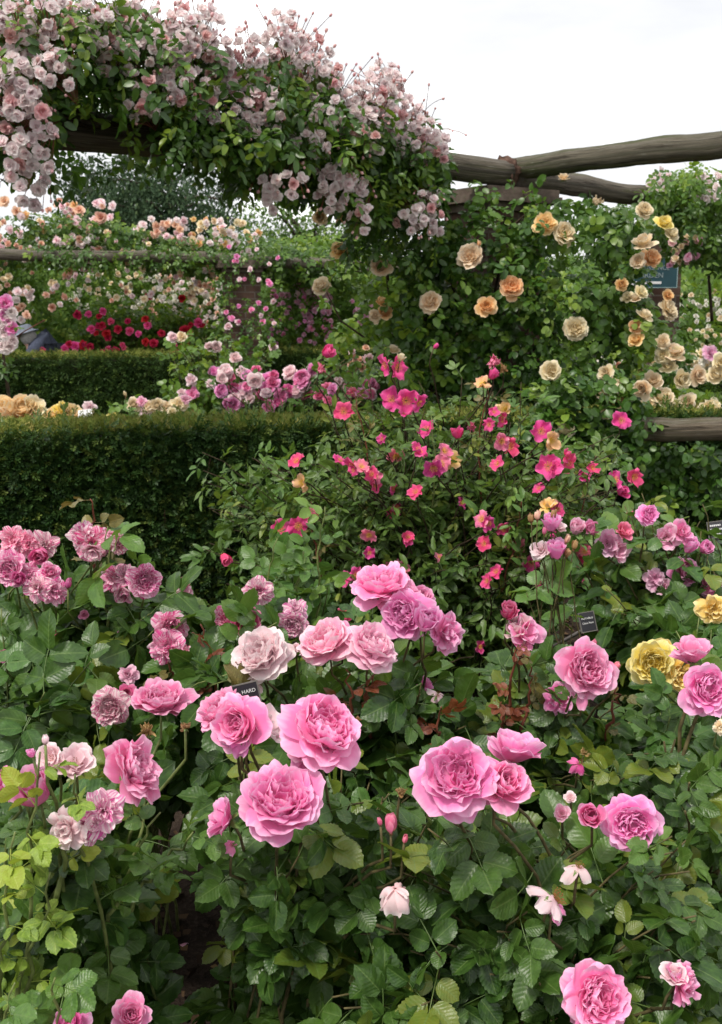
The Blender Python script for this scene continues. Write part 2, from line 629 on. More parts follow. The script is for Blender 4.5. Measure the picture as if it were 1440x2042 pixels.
def rotx(a):
    c, s = math.cos(a), math.sin(a)
    return np.array([[1.0, 0, 0], [0, c, -s], [0, s, c]])


def roty(a):
    c, s = math.cos(a), math.sin(a)
    return np.array([[c, 0, s], [0, 1.0, 0], [-s, 0, c]])


def compound(nl=5, ll=.055, wr=.62, rach=.062, nv=12, nu=7, serr=.05, sides=4, seed=0, droop=.25):
    lr = np.random.default_rng(seed)
    g = Geo()
    rp_ = np.stack([np.zeros(6), np.linspace(0, 1, 6) * rach, -droop * rach * np.linspace(0, 1, 6) ** 2], 1)
    if sides:
        tube(g, rp_, np.linspace(.0011, .0007, 6), sides, cap=False)
        g.a[-1][:, :2] = (0, .5)
    npair = (nl - 1) // 2
    spots = [(1.0, 0, 1.0)]
    for k in range(npair):
        s = .36 + .5 * k / max(1, npair - 1) if npair > 1 else .6
        sc = .78 + .14 * k
        spots += [(s, 1, sc), (s, -1, sc)]
    for s, sd_, sc in spots:
        lf = leaflet(ll * sc * (1 + .1 * lr.normal()), wr * ll * sc, nv, nu, .12 + .25 * lr.random(), .05 + .22 * lr.random(), serr, .03, lr)
        a = -sd_ * R_(58 + 14 * lr.normal()) if sd_ else R_(8 * lr.normal())
        Rm = rotz(a) @ roty(R_(20 * lr.normal())) @ rotx(R_(-10 + 18 * lr.normal()))
        p = np.array([0, s * rach, -droop * rach * s * s])
        off = np.array([sd_ * .004 * ll / .055, 0, 0])
        g.add(lf[0] @ Rm.T + p + off, lf[1], lf[2])
    return g.tmpl()


CL = {
    'near': [compound(5, .051, .76, .060, 16, 7, .035, 5, s) for s in range(9)] + [compound(3, .054, .78, .052, 16, 7, .035, 5, s + 50) for s in range(3)],
    'mid': [compound(5, .054, .72, .062, 10, 5, .035, 3, s + 100) for s in range(6)],
    'mut': [compound(5, .042, .42, .060, 6, 5, .0, 3, s + 200, .35) for s in range(6)],
    'ramb': [compound(5, .055, .48, .075, 5, 3, .0, 0, s + 300, .55) for s in range(6)] + [compound(7, .05, .46, .095, 5, 3, .0, 0, s + 330, .6) for s in range(3)],
    'climb': [compound(5, .050, .74, .060, 5, 3, .0, 0, s + 400, .3) for s in range(6)],
    'far': [compound(5, .055, .70, .060, 2, 3, .0, 0, s + 500, .4) for s in range(5)],
}
SINGLE = [leaflet(1.0, .55, 2, 3, .2, .2, 0, .02) for _ in range(4)]


def add_leaves(geo, pool, P, D, N, S, mat=0, lr=rng, bias=0.0):
    P, D, N = np.asarray(P, float), np.asarray(D, float), np.asarray(N, float)
    if len(P) == 0:
        return
    Rm = basis(D, N) * np.asarray(S)[:, None, None]
    which = lr.integers(0, len(pool), len(P))
    rnd = np.clip(lr.random(len(P)) ** 1.25 + bias, 0, 1)
    for k, tm in enumerate(pool):
        s = which == k
        geo.stamp(tm, Rm[s], P[s], rnd[s], mat)


def shoot_leaves(pts, lr, t0=.4, t1=.97, step=.045, up=.25, lean=(0, -.3, .1)):
    """positions, directions, normals of leaves along a cane"""
    seg = np.linalg.norm(np.diff(pts, axis=0), axis=1)
    s = np.concatenate([[0], np.cumsum(seg)])
    L = s[-1]
    d = np.arange(t0 * L, t1 * L, step)
    d = d + lr.normal(0, step * .2, len(d))
    p = np.stack([np.interp(d, s, pts[:, k]) for k in range(3)], 1)
    tg = unit(np.stack([np.interp(d, s, np.gradient(pts[:, k])) for k in range(3)], 1))
    n = len(d)
    an = np.arange(n) * 2.4 + lr.random() * 6.28
    ref = np.array([.31, .93, .2])
    x = unit(np.cross(tg, ref))
    y = np.cross(x, tg)
    out = np.cos(an)[:, None] * x + np.sin(an)[:, None] * y
    D = out + tg * up + np.array(lean) * .6 + lr.normal(0, .15, (n, 3))
    N = np.array([0, -.3, 1.0]) + lr.normal(0, .42, (n, 3)) + out * .3
    return p, D, N


def cane_pts(base, tgt, lr, n=14, arch=.8):
    base, tgt = np.asarray(base, float), np.asarray(tgt, float)
    h = tgt - base
    mid = base + np.array([h[0] * .35, h[1] * .35, h[2] * arch]) + lr.normal(0, .02, 3)
    p = bez(base, mid, tgt, n)
    p[1:-1] += lr.normal(0, .004, (n - 2, 3))
    return p


# ------------------------------------------------------------------ blooms
def petal(L, W, r0, th, nu, nv, lr, wrap=1.2, wave=.05, z0=0.0, tipr=.15, base=.32, curl=.0, notch=.05):
    s = np.linspace(0, 1, nv)
    u = np.linspace(-1, 1, nu)
    k = np.linspace(0, 1, len(th))
    fine = np.linspace(0, 1, 41)
    tf = np.radians(np.interp(fine, k, th))
    rr = np.concatenate([[0], np.cumsum(np.sin((tf[1:] + tf[:-1]) / 2) / 40)]) * L + r0
    zz = np.concatenate([[0], np.cumsum(np.cos((tf[1:] + tf[:-1]) / 2) / 40)]) * L + z0
    U, S = np.meshgrid(u, s)
    ph, ph2 = lr.random() * 6.28, lr.random() * 6.28
    edge = 1 - tipr * np.abs(U) ** 3.2 - notch * np.exp(-(U / .2) ** 2) + .014 * np.sin(U * 7 + ph) + .008 * np.sin(U * 15 + ph2)
    Se = S * edge
    r = np.interp(Se, fine, rr)
    z = np.interp(Se, fine, zz)
    wd = W / 2 * (base + (1 - base) * np.sin(np.clip(S / .74, 0, 1) * math.pi / 2)) * np.where(S > .8, 1 - .2 * ((S - .8) / .2) ** 2, 1)
    Rc = np.maximum(np.abs(r) * wrap, W * .38)
    phi = np.clip(U * wd / Rc, -1.5, 1.5)
    x = Rc * np.sin(phi)
    rad = r - Rc * (1 - np.cos(phi))
    wv = wave * L * S ** 1.5 * (np.sin(U * 3.3 + ph) + .5 * np.sin(U * 7 + ph2 + S * 3))
    cu = curl * np.abs(U) ** 2 * S * L
    tt = np.radians(np.interp(Se, k, th))
    rad = rad + (wv + cu) * np.cos(tt)
    z = z - (wv + cu) * np.sin(tt)
    v = np.stack([x, rad, z], -1).reshape(-1, 3)
    return v, [grid_faces(nu, nv)], np.stack([U.ravel(), S.ravel()], 1)


def bloom_geo(kind, lr, res=2):
    """unit-radius bloom opening along +Z"""
    g = Geo()
    nu, nv = {3: (9, 8), 2: (7, 6), 1: (5, 4), 0: (3, 3)}[res]

    def ring(n, L, W, r0, th, wrap=1.2, wave=.05, z0=0, jit=6, a0=None, tipr=.15, base=.32, curl=0.0, twist=0):
        a0 = lr.random() * 6.28 if a0 is None else a0
        for i in range(n):
            t = [x + lr.normal(0, jit) for x in th]
            p = petal(L * (1 + .11 * lr.normal()), W * (1 + .10 * lr.normal()), r0, t, nu, nv, lr, wrap, wave, z0 + .02 * lr.normal(), tipr, base, curl)
            v = p[0]
            if twist:
                c = v.mean(0)
                v = (v - c) @ rotz(twist * lr.normal()).T + c
            v = v @ roty(R_(6 * lr.normal())).T @ rotz(a0 + i * 6.283 / n + .12 * lr.normal()).T
            g.add(v, p[1], p[2], lr.random())

    def rosette(n, L, r1, th=(22, 2, -22), W=.46):
        for i in range(n):
            q = math.sqrt((i + .5) / n)
            p = petal(L * (.85 + .3 * lr.random()), W * (.8 + .4 * lr.random()), .03, [x + lr.normal(0, 9) for x in th], max(3, nu - 2), max(3, nv - 2), lr, 1.0, .09, 0, .2, .45)
            v = p[0] @ rotz(lr.normal() * .9).T
            v = v + np.array([0, q * r1, -.06 * q])
            v = v @ rotz(i * 2.39996 + .2 * lr.normal()).T
            g.add(v, p[1], p[2], lr.random())

    if kind == 'eng':
        o = lr.uniform(.62, 1.12)
        for k, (n, L, W, th, wr, wv, z) in enumerate(((5, 1.06, 1.2, (86, 96, 122), 2.2, .07, -.12), (6, 1.04, 1.14, (82, 84, 104), 1.7, .07, -.06), (6, 1.0, 1.1, (84, 66, 70), 1.3, .06, 0), (7, .98, 1.0, (88, 52, 30), 1.12, .06, .02))):
            q = o if k < 3 else (1 + o) / 2
            ring(n - int(lr.random() < .35), L, W, .06, (th[0], th[1] * q, th[2] * q), wr, wv, z, 15 - 2 * k)
        ring(8, .90, .80, .06, (92, 46, 4), 1.06, .07, .03, 9)
        ring(8, .80, .66, .06, (92, 40, -10), 1.0, .09, .04, 10, twist=.2)
        ring(7, .66, .56, .05, (84, 26, -14), 1.0, .11, .05, 13, twist=.5)
        rosette(26 if res > 2 else (18 if res > 1 else 10), .52, .50, (30, 4, -28), .54)
    elif kind == 'cup':
        ring(5, 1.12, 1.2, .06, (78, 66, 84), 1.3, .04, -.06, 9)
        ring(6, 1.08, 1.1, .06, (72, 34, 30), 1.1, .04, 0, 6)
        ring(7, 1.0, .95, .06, (66, 20, 10), 1.05, .04, .02, 5)
        ring(8, .9, .75, .05, (60, 14, 0), 1.0, .05, .04, 5)
        rosette(18 if res > 1 else 9, .66, .34, (20, 4, -14), .5)
    elif kind == 'gob':
        ring(4, 1.3, 1.25, .05, (66, 14, 24), 1.05, .05, 0, 8)
        ring(4, 1.28, 1.2, .04, (58, 4, 2), 1.0, .04, .02, 5)
        ring(5, 1.2, .95, .03, (50, 0, -10), 1.0, .04, .05, 5)
        ring(5, 1.1, .7, .02, (38, 2, -12), 1.0, .04, .08, 5)
    elif kind == 'bud':
        ring(5, 1.5, 1.1, .05, (62, -2, -30), 1.0, .02, 0, 4)
        ring(4, 1.5, .8, .03, (48, -4, -26), 1.0, .03, .05, 4)
    elif kind == 'sing':
        for i in range(5):
            t = [80 + lr.normal(0, 8), 62 + lr.normal(0, 22), 84 + lr.normal(0, 36)]
            p = petal(1.0 * (1 + .1 * lr.normal()), 1.0, .05, t, nu, nv, lr, 2.0, .16, 0, .2, .2, lr.normal() * .12)
            g.add(p[0] @ rotz(i * 1.2566 + .14 * lr.normal()).T, p[1], p[2], lr.random())
    elif kind == 'loose':
        ring(5, 1.05, 1.0, .05, (84, 78, 104), 2.4, .11, -.06, 18)
        ring(6, 1.0, .85, .05, (72, 58, 72), 1.8, .13, 0, 18)
        ring(6, .85, .7, .05, (58, 40, 46), 1.5, .14, .02, 18, twist=.3)
        ring(6, .7, .55, .04, (40, 20, 16), 1.2, .14, .04, 18, twist=.5)
        rosette(8, .45, .25, (30, 5, -10), .45)
    elif kind == 'shuttle':                      # a bloom of few upright broad petals
        ring(5, 1.15, 1.15, .05, (72, 52, 70), 1.5, .07, -.05, 16)
        ring(5, 1.05, 1.05, .05, (66, 36, 36), 1.3, .07, 0, 12)
        ring(4, .9, .8, .04, (55, 20, 12), 1.1, .08, .03, 10)
    elif kind == 'semi':
        ring(6, 1.0, 1.0, .05, (84, 66, 76), 1.6, .09, -.05, 12)
        ring(7, .95, .85, .05, (74, 42, 36), 1.2, .09, 0, 10)
        ring(6, .75, .62, .04, (62, 20, 4), 1.1, .1, .03, 10)
        if res:
            ring(4, .42, .36, .02, (35, 5, -15), 1.0, .07, .05, 9)
    elif kind == 'pom':
        ring(6, 1.0, .9, .05, (86, 84, 100), 2.0, .08, -.05, 10)
        ring(6, .9, .85, .05, (70, 50, 50), 1.4, .08, 0, 10)
        ring(6, .75, .7, .04, (50, 20, 5), 1.1, .08, .03, 10)
    elif kind == 'spent':
        for a in lr.permutation(5)[:4]:
            t = [100 + lr.normal(0, 15), 128 + lr.normal(0, 18), 150 + lr.normal(0, 18)]
            p = petal(1.35 * (1 + .15 * lr.normal()), .95, .06, t, nu, nv, lr, 1.6, .12, 0, .2, .25)
            g.add(p[0] @ rotz(a * 1.2566 + .3 * lr.normal()).T, p[1], p[2], lr.random())
    elif kind == 'hang':                         # a hanging shell of old petals
        ring(5, 1.2, 1.0, .08, (110, 165, 195), 1.0, .1, .3, 12)
        ring(3, .8, .5, .05, (60, 110, 160), 1.2, .2, .3, 25)
    elif kind == 'wither':
        ring(7, .9, .5, .05, (70, 40, -40), 1.0, .3, 0, 30, twist=.6)
        ring(6, .7, .4, .05, (50, 10, -60), 1.0, .3, 0, 30, twist=.6)
    v = np.concatenate(g.v)
    if kind not in ('bud', 'gob', 'spent', 'hang', 'wither'):
        s = 1.0 / np.percentile(np.linalg.norm(v[:, :2], axis=1), 97)
    else:
        ext = max(np.ptp(v[:, 0]), np.ptp(v[:, 1]), np.ptp(v[:, 2]))
        s = 2.0 / ext
    g.v = [x * s for x in g.v]
    zc = np.concatenate(g.v)[:, 2]
    g.mid = float((zc.max() + zc.min()) / 2)
    return g


def calyx_geo():
    g = Geo()
    lr = np.random.default_rng(3)
    ball(g, (0, 0, -.16), .13, 7, stretch=1.3)
    for i in range(5):
        p = petal(.75, .26, .08, (100, 118, 150 + lr.normal(0, 15)), 3, 5, lr, 2.0, .05, -.04, .5, .7)
        g.add(p[0] @ rotz(i * 1.2566).T, p[1], p[2])
    return g


def budcalyx_geo():
    g = Geo()
    lr = np.random.default_rng(4)
    ball(g, (0, 0, -.18), .2, 7, stretch=1.2)
    for i in range(5):
        p = petal(1.25, .36, .1, (55, 6, -8 + lr.normal(0, 12)), 3, 6, lr, 1.2, .04, -.08, .55, .8)
        g.add(p[0] @ rotz(i * 1.2566).T, p[1], p[2])
    return g


def stamen_geo():
    g = Geo()
    lr = np.random.default_rng(5)
    for i in range(26):
        a, q = i * 2.4, .05 + .2 * math.sqrt(i / 26)
        d = np.array([math.cos(a) * q, math.sin(a) * q, 0])
        top = d * 1.5 + np.array([0, 0, .28 + .06 * lr.normal()])
        tube(g, [d * .4, (d + top) / 2, top], .008, 3, cap=False)
        ball(g, top, .03, 4)
    return g


ME_CALYX = calyx_geo().mesh('calyx', m_sepal)
ME_BUDCALYX = budcalyx_geo().mesh('bud_calyx', m_sepalr)
ME_STAMEN = stamen_geo().mesh('stamen_cluster', m_stamen)
ME_STAMENO = stamen_geo().mesh('stamen_cluster_old', m_stameno)
POOL = {}


def bloom_mesh(kind, mat, res, unique=False):
    if unique:
        g = bloom_geo(kind, np.random.default_rng(int(rng.integers(1e9))), res)
        return g.mesh('bloom', PET[mat]), g.mid
    key = (kind, mat, res)
    if key not in POOL:
        POOL[key] = []
    nmax = {3: 6, 2: 5, 1: 4, 0: 4}[res]
    if len(POOL[key]) < nmax:
        g = bloom_geo(kind, np.random.default_rng(len(POOL[key]) * 7 + sum(map(ord, kind + mat))), res)
        POOL[key].append((g.mesh('bloom', PET[mat]), g.mid))
        return POOL[key][-1]
    return POOL[key][int(rng.integers(len(POOL[key])))]


def put_bloom(parent, origin, p, size, kind, mat, axis, res=2, unique=False, calyx=True, label=None, name=None):
    """a bloom of the given diameter whose middle is at p; returns its attach point"""
    me, mid = bloom_mesh(kind, mat, res, unique)
    ax = unit(np.asarray(axis, float))
    r = size / 2
    o0 = p - ax * mid * r
    nm = name or {'bud': 'rosebud', 'spent': 'spent_bloom', 'hang': 'spent_bloom', 'wither': 'spent_bloom'}.get(kind, 'bloom')
    o = bpy.data.objects.new(nm, me)
    COL.objects.link(o)
    o.parent = parent
    Rm = basis(ax[None], None)[0] @ rotz(rng.random() * 6.28)
    mw = Matrix([list(Rm[i] * r) + [float(o0[i] - origin[i])] for i in range(3)] + [[0, 0, 0, 1]])
    o.matrix_local = mw
    if label:
        o['label'] = label
    if calyx:
        obj('calyx', ME_BUDCALYX if kind in ('bud',) else ME_CALYX, o)
        if kind in ('sing',):
            obj('stamens', ME_STAMEN, o)
        if kind in ('spent', 'shuttle'):
            obj('stamens', ME_STAMENO, o)
    return o0 - ax * r * .15, ax


VIEW = np.array([[1.0, 0, 0], [0, 0, 1.0], [0, -1.0, 0]])      # right, up, towards the camera


def facing(f):
    return unit(np.asarray(f, float) @ VIEW)


GAPS = [(375, 1850, 120, 150), (1190, 1450, 60, 50), (1420, 1740, 40, 70), (560, 1960, 90, 60), (1172, 1250, 66, 56), (1425, 1062, 52, 44)]


def project(P):
    d = P - np.array([0, 0, CAMZ])
    f = d[:, 1] * CP - d[:, 2] * SP
    u = d[:, 1] * SP + d[:, 2] * CP
    return 720 + F * d[:, 0] / f, 1021 - F * u / f


def no_gap(P):
    x, y = project(P + np.array([0, 0, .0]))
    k = np.ones(len(P), bool)
    for cx, cy, rx, ry in GAPS:
        k &= ((x - cx) / rx) ** 2 + ((y - cy) / ry) ** 2 > 1
    return k


def bush(label, base_xy, blooms=(), boxes=(), pool='near', leaf='dark', cane='brown', scale=1.0, step=.045, t0=.42,
         young=(), res=3, unique=True, name='rose_bush', cat='rose bush', group=None, spread=.10, crad=.0035, calyx=True, cane_parts=True, arch=.8,
         leaf2=None, seed=None, bare=False):
    """one rose bush: canes from its foot to every bloom and to every leafy shoot tip"""
    lr = np.random.default_rng(seed if seed is not None else abs(int(base_xy[0] * 1000 + base_xy[1] * 77777)) % 99991)
    base = np.array([base_xy[0], base_xy[1], float(gz(*base_xy))])
    root = thing(name, label, cat, base, group or 'rose bushes in the beds')
    fol = {}
    wood = Geo()

    def gl(m):
        return fol.setdefault(m, Geo())

    def foot():
        a, q = lr.random() * 6.28, spread * math.sqrt(lr.random())
        x, y = base[0] + math.cos(a) * q, base[1] + math.sin(a) * q
        return np.array([x, y, float(gz(x, y)) - .01])
    for b in blooms:
        px, py, dpx, kind, mat, fc, Y = b[:7]
        p = at(px, py, Y)
        ap, ax = put_bloom(root, base, p, dpx * Y / F, kind, mat, facing(fc), res, unique, calyx)
        f0 = foot()
        neck = ap - (ax * .35 + np.array([0, 0, .75])) * .05
        pts = np.concatenate([cane_pts(f0, neck, lr, 12, arch), [ap * .5 + neck * .5 - ax * .004], [ap]])
        cg = Geo()
        tube(cg, pts, np.linspace(crad * 1.2, crad * .55, len(pts)), 6)
        if cane_parts:
            build('cane', cg, CANE[cane], root, base)
        else:
            tube(wood, pts, np.linspace(crad * 1.2, crad * .55, len(pts)), 5)
        if not bare:
            P, D, N = shoot_leaves(pts, lr, .45, .86, step * 1.25)
            k = no_gap(P)
            P, D, N = P[k], D[k], N[k]
            add_leaves(gl(leaf), CL[pool], P, D, N, scale * (.75 + .4 * lr.random(len(P))), lr=lr)
    for bx in boxes:
        x0, x1, y0, y1, Y0, Y1, n = bx[:7]
        lf = bx[7] if len(bx) > 7 else leaf
        for _ in range(int(math.ceil(n * (1.0 if pool == 'near' else 1.15)))):
            tgt = at(lr.uniform(x0, x1), lr.uniform(y0, y1), lr.uniform(Y0, Y1))
            tgt[2] = max(tgt[2], float(gz(tgt[0], tgt[1])) + .05)
            pts = cane_pts(foot(), tgt, lr, 12, arch)
            tube(wood, pts, np.linspace(crad, crad * .4, len(pts)), 5)
            P, D, N = shoot_leaves(pts, lr, t0, 1.0, step)
            m = lf
            if leaf2 and lr.random() < leaf2[1]:
                m = leaf2[0]
            k = no_gap(P)
            P, D, N = P[k], D[k], N[k]
            add_leaves(gl(m), CL[pool], P, D, N, scale * (.6 + .6 * lr.random(len(P))), lr=lr)
    for yg in young:
        px, py, Y, lf, sc, fx, fy = yg
        tgt = at(px, py, Y)
        f0 = at(fx, fy, Y + .05)
        f0[2] = max(f0[2], .02)
        pts = cane_pts(f0, tgt, lr, 14, .55)
        cg = Geo()
        tube(cg, pts, np.linspace(crad * 1.25, crad * .4, len(pts)), 6)
        sh = build('young_shoot', cg, CANE['red' if lf in ('red', 'bronze') else 'green'], root, base)
        yl = Geo()
        P, D, N = shoot_leaves(pts, lr, .25, 1.0, step * .95, .5)
        add_leaves(yl, CL[pool], P, D, N, sc * (.7 + .4 * lr.random(len(P))), lr=lr)
        build('young_leaves', yl, LEAF[lf], sh, base)
    first = True
    for m, g in fol.items():
        o = build('foliage', g, LEAF[m], root, base)
        if o and not first:
            o['label'] = {'bronze': 'bronze tinted foliage', 'fresh': 'fresh light green foliage', 'red': 'reddish young foliage', 'lime': 'lime green new foliage'}.get(m, 'paler green foliage')
        first = False
    build('branchwork_or_core', wood, CANE[cane], root, base)
    return root


# ------------------------------------------------------------------ the ground
def ground():
    g = Geo()
    xs = np.concatenate([[-300, -80, -20], np.linspace(-6, 6, 61), [20, 80, 300]])
    ys = np.concatenate([[-60, -10], np.linspace(-1, 8, 61), np.linspace(9, 30, 12), [80, 300]])
    X, Y = np.meshgrid(xs, ys)
    Z = gz(X, Y) + .012 * np.sin(X * 9 + Y * 3) * np.sin(Y * 8) * (np.abs(X) < 7)
    g.add(np.stack([X, Y, Z], -1).reshape(-1, 3), grid_faces(len(xs), len(ys)))
    o = build('ground', g, m_soil)
    o['kind'] = 'structure'
    chips = Geo()
    lr = np.random.default_rng(21)
    n = 9000
    x, y = lr.uniform(-1.9, 2.3, n), lr.uniform(1.2, 5.0, n)
    P = np.stack([x, y, gz(x, y) + .006 + .012 * lr.random(n)], 1)
    D = unit(np.stack([lr.normal(size=n), lr.normal(size=n), .35 * lr.normal(size=n)], 1))
    N = np.array([0, 0, 1.0]) + lr.normal(0, .6, (n, 3))
    Rm = basis(D, N) * (.010 + .022 * lr.random(n))[:, None, None]
    sq = (np.array([[-.4, -.5, 0], [.35, -.4, .05], [.45, .5, 0], [-.25, .6, .08]]), [np.array([[0, 1, 2, 3]])], np.zeros((4, 2)))
    chips.stamp(sq, Rm, P, lr.random(n))
    q = M('mulch', .9, .1)
    u, v, r = q.puv()
    q.col(q.ramp(r, [(0, (.018, .012, .009)), (.6, (.055, .035, .022)), (.9, (.12, .075, .04)), (1, (.26, .17, .08))]))
    o = build('mulch', chips, q.m, smooth=False)
    o['kind'] = 'stuff'
    fp = Geo()
    n = 420
    x, y = lr.uniform(-1.5, 2.0, n), lr.uniform(1.5, 4.6, n)
    P = np.stack([x, y, gz(x, y) + .02], 1)
    D = unit(np.stack([lr.normal(size=n), lr.normal(size=n), .2 * lr.normal(size=n)], 1))
    N = np.array([0, 0, 1.0]) + lr.normal(0, .4, (n, 3))
    pt = petal(1.0, .9, 0, (70, 60, 75), 4, 4, lr, 2.0, .1)
    pt = (pt[0] @ rotx(R_(-0)).T, pt[1], pt[2])
    fp.stamp(pt, basis(D, N) * (.012 + .014 * lr.random(n))[:, None, None], P, lr.random(n))
    o = build('fallen_petals', fp, PET['lav'])
    o['kind'] = 'stuff'


ground()

# ------------------------------------------------------------------ pergola
BEAMZ = at(985, 340, 6.3)[2]


def log(geo, pts, r0, r1, mat=0, seed=0, wob=.006, sides=22):
    lr = np.random.default_rng(seed)
    pts = np.asarray(pts, float)
    n = 60
    t = np.linspace(0, 1, n)
    k = np.linspace(0, 1, len(pts))
    p = np.stack([np.interp(t, k, pts[:, i]) for i in range(3)], 1)
    for i in range(3):
        ker = np.ones(9) / 9
        p[4:-4, i] = np.convolve(p[:, i], ker, 'valid')
    p[:, 2] += wob * np.sin(t * 9 + lr.random() * 6) + wob * .6 * np.sin(t * 23 + lr.random() * 6)
    p[:, 1] += wob * np.sin(t * 7 + lr.random() * 6)
    r = np.linspace(r0, r1, n) * (1 + .035 * np.sin(t * 17 + lr.random() * 6) + .02 * np.sin(t * 41 + lr.random() * 6))
    tube(geo, p, r, sides, mat=mat, jitter=.035)
    return geo


def pillar(root, origin, c, half, z0, z1, rot, cap_h=.12, cap_over=.07):
    g = Geo()
    Rm = rotz(rot)
    box(g, (-half, -half, z0), (half, half, z1 - cap_h), R=Rm, c=(c[0], c[1], 0))
    p = build('pillar', g, m_brick, root, origin, smooth=False)
    g = Geo()
    zs, ov = z1 - cap_h, [.025, cap_over, cap_over * .82]
    hs = [.35, .33, .32]
    z = zs + .001
    for o_, h in zip(ov, hs):
        hh = cap_h * h
        box(g, (-half - o_, -half - o_, z), (half + o_, half + o_, z + hh - .002), R=Rm, c=(c[0], c[1], 0))
        z += hh
    cp = build('capital', g, m_stone, p, origin, smooth=False)
    bv = cp.modifiers.new('soft_edges', 'BEVEL')
    bv.width = .008
    bv.segments = 2
    return p


PC = at(985, 400, 6.3)
root = thing('pergola', 'rustic log pergola on a brick pillar behind the near hedge', 'pergola', (PC[0], PC[1], .24), 'log pergolas')
og = np.array([PC[0], PC[1], .24])
capz = at(985, 374, 6.1)[2]
pillar(root, og, PC, .195, .2, capz, R_(33))
pillar(root, og, at(1316, 600, 9.6), .125, .2, at(1316, 440, 9.6)[2], R_(8))
zb = capz + .075
g = log(Geo(), [at_z(-330, 225, zb + .03), at_z(110, 252, zb), at_z(520, 292, zb), at_z(1010, 345, zb)], .094, .064, seed=3)
build('log_beam', g, m_wood, root, og)
pa, pb, pc = at_z(1025, 349, zb - .005), at(1200, 380, 7.2), at(1500, 412, 8.2)
g = log(Geo(), [pa, pb, pc], .062, .070, seed=5)
build('log_beam', g, m_wood, root, og)
g = log(Geo(), [at(1022, 336, 6.2), at(1130, 325, 5.95), at(1300, 300, 5.6), at(1460, 285, 5.3), at(1700, 255, 4.9)], .058, .066, seed=9, wob=.004)
build('log_beam', g, m_wood2, root, og)
g = log(Geo(), [at(1225, 852, 5.0), at(1330, 856, 4.97), at(1700, 862, 4.9)], .052, .056, seed=12, wob=.004)
build('log_rail', g, m_rail, root, og)
g = Geo()
lr_ = np.random.default_rng(4)
for k in range(1):
    ball(g, at(1010, 344, 6.12), .085, 12, axis=(.9, -.2, .1), stretch=.8)
vv = g.v[0]
g.v[0] = vv + lr_.normal(0, .008, vv.shape)
build('mortar_bed', g, plain('mortar', (.10, .06, .045), .95, .1, .5, 30), root, og)

FPC = at(482, 600, 12.3)
rootf = thing('pergola', 'far log pergola with a brick pillar standing behind the second hedge', 'pergola', (FPC[0], FPC[1], .24), 'log pergolas')
ogf = np.array([FPC[0], FPC[1], .24])
pillar(rootf, ogf, FPC, .19, .2, at(482, 520, 12.3)[2], R_(12), .13, .08)
fz = at(482, 520, 12.3)[2] + .07
for a, b_, s in ((at(-250, 505, 12.1), at(300, 512, 12.2), 21), (at(300, 512, 12.2), at(478, 516, 12.25), 22), (at(486, 520, 12.25), at(800, 535, 12.5), 23)):
    build('log_beam', log(Geo(), [a, (a + b_) / 2, b_], .062, .060, seed=s), m_wood, rootf, ogf)

# ------------------------------------------------------------------ hedges
def sprig_tm(n=9, L=1.0, needle=.42, seed=0):
    lr = np.random.default_rng(seed)
    V, Fq, U = [], [], []
    for i in range(n):
        t = .1 + .9 * i / (n - 1)
        for s in (-1, 1):
            a = R_(52 - 18 * t + 8 * lr.normal())
            d = np.array([s * math.sin(a), math.cos(a), .25 * lr.normal()])
            w = np.array([math.cos(a), -s * math.sin(a), .4 * lr.normal()]) * .052
            p = np.array([0, t * L, -.1 * t * t])
            ln = needle * (1 - .35 * t)
            b = len(V)
            V += [p - w * .6, p + d * ln * .6 - w, p + d * ln, p + d * ln * .6 + w]
            U += [(0, .3)] * 4
            Fq.append([b, b + 1, b + 2, b + 3])
    return np.array(V), [np.array(Fq)], np.array(U)


SPRIG = [sprig_tm(8, 1, .42, s) for s in range(5)]
SPRIGF = [sprig_tm(4, 1, .55, s + 9) for s in range(4)]


